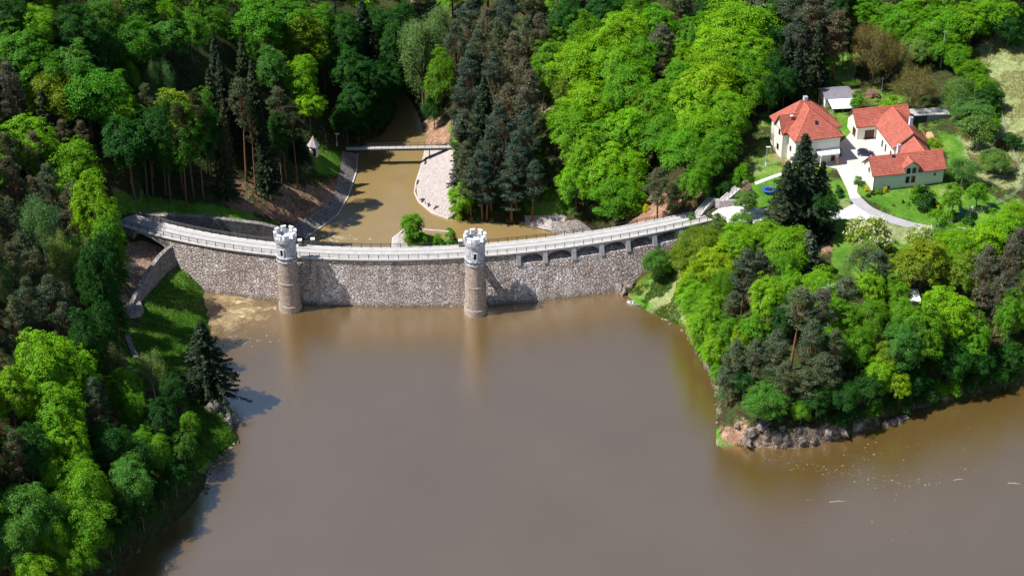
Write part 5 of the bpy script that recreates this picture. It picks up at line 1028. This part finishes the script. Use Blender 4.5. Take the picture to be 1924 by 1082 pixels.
for j, (k, c_, px, py, w_, h) in enumerate(OUT):
    q = hit(px, py, h); rng = np.linalg.norm(q + [0, 0, h] - CAM); plant(k, rt.randrange(len(LIB[k])), q[0], q[1], q[2] - .2, h, w_ * rng / FPX, jitc(c_), olabel(j), 'trees along the picture edge', rt.uniform(0, 6.28))
# clipped hedge
def hedge(px, label, h=2.2, wd=1.5, col='G'):
    q = [hit(*a_) for a_ in px]; rs = np.random.RandomState(11); c, n = [], []
    for i in range(len(q) - 1):
        L = np.linalg.norm(q[i + 1] - q[i]); m_ = int(L * 240); u = rs.rand(m_)[:, None]; b0 = q[i] * (1 - u) + q[i + 1] * u; d = (q[i + 1] - q[i]) / L; nn = np.array([-d[1], d[0], 0])
        a_ = rs.rand(m_) * 2.6 + .27; s_ = np.sign(np.cos(a_)) * np.abs(np.cos(a_)) ** .5; zz = np.abs(np.sin(a_)) ** .5 * (.2 + .8 * (rs.rand(m_) ** .4)); off = (s_ * wd / 2 * (.85 + .2 * rs.rand(m_)))
        c.append(b0 + nn * off[:, None] + np.stack([0 * zz, 0 * zz, zz * h], -1)); n.append(nrm(nn * s_[:, None] + [0, 0, .5] + rs.randn(m_, 3) * .35))
    me = leafmesh('hedge', np.concatenate(c), np.concatenate(n), np.float64(.2), .6, rs, M['leaf']); o = bpy.data.objects.new('hedge', me); C.objects.link(o); o.color = (*COL[col], 1)
    t = thing('hedge', label, 'hedge', (0, 0, 0)); o.parent = t; o.name = 'foliage'
    mb = MB(); 
    for i in range(len(q) - 1): mb.tube([q[i] + [0, 0, .9], q[i + 1] + [0, 0, .9]], .45, 6)
    mb.build('branches', M['bark'], t)
hedge([(1523, 186), (1530, 180), (1560, 172), (1590, 168), (1612, 164)], 'clipped green hedge curving behind the white shed', 2.4, 1.8)
# undergrowth and grass
def scatter(name, n, poly_px, size, cols, hgt, seed, kindlabel=None, mat='leaf', up=.4, accept=None):
    rs = np.random.RandomState(seed); P_ = [tuple(hit(*p)[:2]) for p in poly_px]; xs = [p[0] for p in P_]; ys = [p[1] for p in P_]; c = []
    x = rs.uniform(min(xs), max(xs), n * 3); y = rs.uniform(min(ys), max(ys), n * 3); s = sdist(P_, x, y); k = (s < 0)
    if accept is not None: k &= accept(x, y)
    x, y = x[k][:n], y[k][:n]; m_ = len(x); z = T(x, y) + rs.rand(m_) * hgt; nn = nrm(rs.randn(m_, 3) + [0, 0, up]); return np.stack([x, y, z], -1), nn, rs
def stuff(name, sets_, size, col, asp=.35):
    c = np.concatenate([s[0] for s in sets_]); n = np.concatenate([s[1] for s in sets_]); me = leafmesh(name, c, n, np.float64(size), asp, np.random.RandomState(1), M['leaf']); o = bpy.data.objects.new(name, me); C.objects.link(o); o.color = (*col, 1); return tag(o, kind='stuff')
cl = lambda sc, th, s: (lambda x, y: fbm(x / sc, y / sc, s, 3) > th)
stuff('grass', [scatter('g', 26000, [(300,478),(345,500),(395,560),(410,640),(400,720),(250,690),(222,640),(262,618),(275,560)], 0, 0, .35, 1, up=.2), scatter('g', 9000, [(350,745),(400,765),(450,830),(400,870),(360,840)], 0, 0, .4, 2), scatter('g', 22000, [(1345,430),(1162,550),(1232,592),(1300,622),(1330,520)], 0, 0, .4, 3, accept=cl(3, -.05, 5))], .34, (.055, .155, .014))
stuff('dry_grass', [scatter('g', 16000, [(1830,95),(1924,45),(1990,20),(1990,330),(1905,300),(1860,200)], 0, 0, .35, 4, accept=cl(4, -.02, 8)), scatter('g', 8000, [(1345,430),(1162,550),(1232,592),(1300,622),(1330,520)], 0, 0, .4, 5, accept=cl(3, .05, 6)), scatter('g', 9000, [(1790,240),(1905,250),(1924,340),(1850,350)], 0, 0, .35, 6, accept=cl(3, 0, 9))], .32, (.26, .25, .11))
stuff('undergrowth', [scatter('u', 9000, [(230,365),(560,420),(640,330),(600,250),(300,300)], 0, 0, .8, 7, accept=cl(5, .05, 3)), scatter('u', 9000, [(1340,760),(1540,800),(1760,745),(1924,690),(1924,640),(1500,700),(1340,700)], 0, 0, 1.0, 8, accept=cl(4, .02, 4)), scatter('u', 7000, [(855,290),(880,400),(1080,400),(1080,340),(900,280)], 0, 0, .6, 9, accept=cl(4, .04, 4)), scatter('u', 9000, [(180,1082),(330,940),(400,850),(340,780),(150,900)], 0, 0, 1.0, 10, accept=cl(4, -.02, 4))], .38, (.045, .15, .012), .6)
# the wood going on beyond what the photograph shows, as one mass
rs = np.random.RandomState(77); cx = rs.uniform(-260, 260, 2600); cy = rs.uniform(-110, 330, 2600); cz = T(cx, cy); qx, qy = QV(cx, cy, cz + 15)
du = sdist(UPOLY, cx, cy); db = sdist(BPOLY, cx, cy); ok = (du > 5) & (db > 12) & (((qy < -95) & (qx > -500)) | (qx < -110) | ((qx > 2030) & (qy > 330))); cx, cy, cz = cx[ok][:900], cy[ok][:900], cz[ok][:900]
ci = np.repeat(np.arange(len(cx)), 150); m_ = len(ci); d = nrm(rs.randn(m_, 3) + [0, 0, .35]); hh = (9 + 6 * rs.rand(len(cx)))[ci]; rr_ = (.75 + .3 * rs.rand(m_)) * (1 + .25 * np.sin(d[:, 0] * 5 + ci) * np.cos(d[:, 1] * 6 + ci))
c = np.stack([cx[ci] + d[:, 0] * 5.5 * rr_, cy[ci] + d[:, 1] * 5.5 * rr_, cz[ci] + hh * .6 + d[:, 2] * hh * .45 * rr_], -1)
stuff('forest', [(c, nrm(d * .4 + [0, 0, .7] + rs.randn(m_, 3) * .35))], 1.25, (.065, .19, .012), .6)
# ================================================================= rocks
def rock(px, py, sx, sy, sz, label, group=None, z=None, seed=0):
    p = hit(px, py); rs = np.random.RandomState(seed); bm = bmesh.new(); bmesh.ops.create_icosphere(bm, subdivisions=4, radius=1)
    pl = nrm(rs.randn(14, 3)); pd = .62 + .3 * rs.rand(14)
    for v in bm.verts:
        d = np.array(v.co); s = 1.0
        for a_, b_ in zip(pl, pd):
            k = d @ a_
            if k * s > b_: s = b_ / k
        n_ = fbm(np.array([d[0] * 3 + seed]), np.array([d[1] * 3 + d[2] * 2.3]), seed, 4)[0]; s *= 1 + .75 * n_; v.co = Vector((d[0] * s * sx, d[1] * s * sy, d[2] * s * sz))
    me = bpy.data.meshes.new('rock'); bm.to_mesh(me); bm.free(); me.materials.append(M['rock']); o = bpy.data.objects.new('rock', me); C.objects.link(o); o.location = (p[0], p[1], (p[2] if z is None else z)); o.rotation_euler = (0, 0, rs.rand() * 6); tag(o, label, 'rock', group); return o
rock(1164, 550, 3.0, 1.6, 1.8, 'largest pale boulder at the waterline where the dam meets the grass slope', None, .3, 3); rock(1181, 543, 1.9, 1.3, 1.5, 'smaller pale boulder uphill of the big one at the dam end', None, 1.2, 5)
rock(395, 765, 3.6, 2.6, 2.8, 'dark reddish rock under the big lone spruce on the left shore', None, 2.2, 6); rock(418, 785, 2.6, 2.4, 2.8, 'dark rock cliff at the water just right of the spruce rock', None, 1.0, 7)
i = 0; CL = [(1385,800),(1412,812),(1440,818),(1462,824),(1480,828),(1505,828),(1530,828),(1470,806),(1500,808),(1432,798),(1555,815),(1580,808),(1610,800),(1400,826)]
for k, (a_, b_) in enumerate(CL): rock(a_, b_, rt.choice([.8, 1.1, 2.4]), rt.uniform(.6, 1.5), rt.uniform(.6, 2.0), ordw(k + 1) + ' jagged rock of the cliff at the peninsula tip', 'rocks in the cliff at the peninsula tip', None, 20 + k)
for k, (a_, b_) in enumerate([(1664,797),(1676,795),(1688,792),(1698,788)]): rock(a_, b_, 1.1, .9, .8, ['leftmost', 'second', 'third', 'rightmost'][k] + ' whitish boulder at the waterline right of the peninsula cliff', 'whitish waterline boulders', .2, 50 + k)
for k in range(15):
    u = k / 14; a_ = np.interp(u, [0, .3, .55, 1], [1225, 1300, 1346, 1350]); b_ = np.interp(u, [0, .3, .55, 1], [592, 640, 740, 838]); o = rock(a_ + rt.uniform(-4, 4), b_, rt.uniform(.2, .6), rt.uniform(.2, .45), rt.uniform(.15, .4), ordw(k + 1) + ' small stone from the boat along the peninsula waterline', 'small shoreline stones', .05, 80 + k)
for k in range(14):
    u = k / 13; a_ = np.interp(u, [0, .5, 1], [448, 400, 388]); b_ = np.interp(u, [0, .5, 1], [832, 868, 930]); rock(a_, b_, rt.uniform(.3, .8), rt.uniform(.3, .6), rt.uniform(.2, .5), ordw(k + 1) + ' small stone down the left shore from the spruce rock', 'stones along the left shore', .05, 120 + k)
for k, (a_, b_) in enumerate([(1195,575),(1253,600),(1430,850)]): pass
# floating debris, foam and driftwood
def flecks(name, pts, seed, size, mat, spread):
    rs = np.random.RandomState(seed); mb = MB()
    for (px, py, n, sx, sy) in pts:
        for _ in range(n):
            p = P(px + rs.randn() * sx, py + rs.randn() * sy, 0); a_ = rs.rand() * 3.14; L = size * (.4 + 1.4 * rs.rand() ** 3); w_ = L * (.2 + .6 * rs.rand())
            if sdist(UPOLY, np.array([p[0]]), np.array([p[1]]))[0] > 0: continue
            q = [(L * math.cos(a_) * u - w_ * math.sin(a_) * v, L * math.sin(a_) * u + w_ * math.cos(a_) * v) for u, v in ((-.5, -.3), (.1, -.5), (.5, 0), (.2, .5), (-.4, .35))]
            mb.face([(p[0] + x, p[1] + y, .02 + .01 * rs.rand()) for x, y in q])
    return tag(mb.build(name, mat), kind='stuff')
M['fleck'] = speckle('driftwood', (.20, .15, .10), (.42, .35, .27), 4, .9); M['foam'] = speckle('foam', (.34, .27, .14), (.58, .5, .33), 2, .9)
m_, nt, b = M['foam'], M['foam'].node_tree, M['foam'].node_tree.nodes['Principled BSDF']; nt.links.new(ramp(nt, noise(nt, pos(nt, (.6, 1.6, 1)), .9, 6, .75), [(.46, (0, 0, 0)), (.58, (.9, .9, .9))]), b.inputs['Alpha'])
arc = [(1430 + 14 * i, 855 + 26 * math.sin(i / 22 * 1.9) + i * 1.2, 7, 10, 5) for i in range(24)]
flecks('floating_debris', [(450, 600, 200, 30, 16), (480, 640, 50, 30, 5), (430, 630, 70, 18, 12), (1560, 870, 36, 50, 12), (1640, 905, 30, 50, 14), (1700, 880, 30, 80, 40), (1800, 840, 30, 90, 40), (1620, 850, 30, 50, 10), (1480, 980, 10, 200, 60)] + arc, 4, .24, M['fleck'], 1)
# shallow mud and foam by the left end of the dam
m, nt, b = newmat('shallow_silt'); v = pos(nt); n1 = noise(nt, v, .35, 6, .7); n2 = noise(nt, v, 2.5, 5, .7)
nt.links.new(ramp(nt, mth(nt, 'ADD', mth(nt, 'MULTIPLY', n1, .6), mth(nt, 'MULTIPLY', n2, .4)), [(.36, (.13, .085, .045)), (.5, (.24, .17, .09)), (.64, (.38, .30, .18))]), b.inputs['Base Color']); b.inputs['Roughness'].default_value = .35
tr = nt.nodes.new('ShaderNodeBsdfTransparent'); mxs = nt.nodes.new('ShaderNodeMixShader'); gm = nt.nodes.new('ShaderNodeNewGeometry'); dv = nt.nodes.new('ShaderNodeVectorMath'); dv.operation = 'DISTANCE'; nt.links.new(gm.outputs['Position'], dv.inputs[0]); dv.inputs[1].default_value = tuple(P(425, 583, 0))
fd = mth(nt, 'ADD', mth(nt, 'MULTIPLY', mth(nt, 'SUBTRACT', 10.5, dv.outputs['Value']), .16), mth(nt, 'MULTIPLY', mth(nt, 'SUBTRACT', n1, .5), 3.2))
nt.links.new(ramp(nt, fd, [(0, (0, 0, 0)), (.8, (.85, .85, .85))]), mxs.inputs[0]); nt.links.new(tr.outputs[0], mxs.inputs[1]); nt.links.new(b.outputs[0], mxs.inputs[2]); nt.links.new(mxs.outputs[0], nt.nodes['Material Output'].inputs[0])
def float_sheet(name, pl, mat, z=.012, seed=1):
    q = [P(a_, b_, z) for a_, b_ in pl]; r = []
    rs = np.random.RandomState(seed)
    for i in range(len(q)):
        a_, b_ = q[i], q[(i + 1) % len(q)]; k = max(2, int(np.linalg.norm(b_ - a_) / .7))
        for j in range(k): p = a_ + (b_ - a_) * j / k; r.append((p[0] + rs.randn() * .3, p[1] + rs.randn() * .3, z))
    mb = MB(); mb.face(r); return tag(mb.build(name, mat), kind='stuff')
float_sheet('silt_shallows', [(382,547),(420,552),(480,561),(522,569),(545,585),(560,600),(540,640),(480,670),(425,680),(402,664),(395,634),(388,592)], m)
for k, pl in enumerate([[(425,585),(470,578),(515,576),(522,580),(490,584),(465,592),(445,602),(432,600),(455,590)], [(400,565),(440,563),(480,570),(440,570)], [(410,600),(440,606),(430,610)]]): float_sheet('foam', pl, M['foam'], .022, k)
def log(px, py, L, a_, label, r_=.12):
    p = P(px, py, .03); d = np.array([math.cos(a_), math.sin(a_), 0]); n = np.array([-d[1], d[0], 0]); mb = MB(); mb.tube([p - d * L / 2, p + n * .15, p + d * L / 2], [r_, r_ * .8, r_ * .4], 6); mb.tube([p, p + d * L * .2 + n * L * .22], [r_ * .5, r_ * .2], 5); place(mb, 'driftwood', M['fleck'], label, 'driftwood', 'driftwood pieces on the reservoir')
log(1573, 942, 3.2, .1, 'branched driftwood floating below the peninsula, nearest the camera'); log(1800, 901, 2.0, .2, 'small driftwood branch floating at right, left one of two'); log(1905, 908, 2.4, -.1, 'driftwood branch floating by the right picture edge'); log(447, 645, 1.6, -.3, 'short pale log among the debris near the left tower'); log(463, 645, 2.2, 1.0, 'thin pale stick among debris below the left tower'); log(1250, 601, 1.6, -.2, 'pale plank at the waterline right of the rowing boat', .2)
# white water spill near the basin
flecks2 = MB(); rs = np.random.RandomState(5)
for _ in range(420):
    p = P(615 + rs.randn() * 22, 448 + rs.randn() * 4, -7.97); s = .12 + .35 * rs.rand(); a_ = rs.rand() * 3
    flecks2.face([(p[0] + s * math.cos(a_ + k * 1.57) * (1 if k % 2 else .5), p[1] + s * math.sin(a_ + k * 1.57), -7.97 + .01 * rs.rand()) for k in range(4)])
tag(flecks2.build('water_foam', M['foam']), kind='stuff')
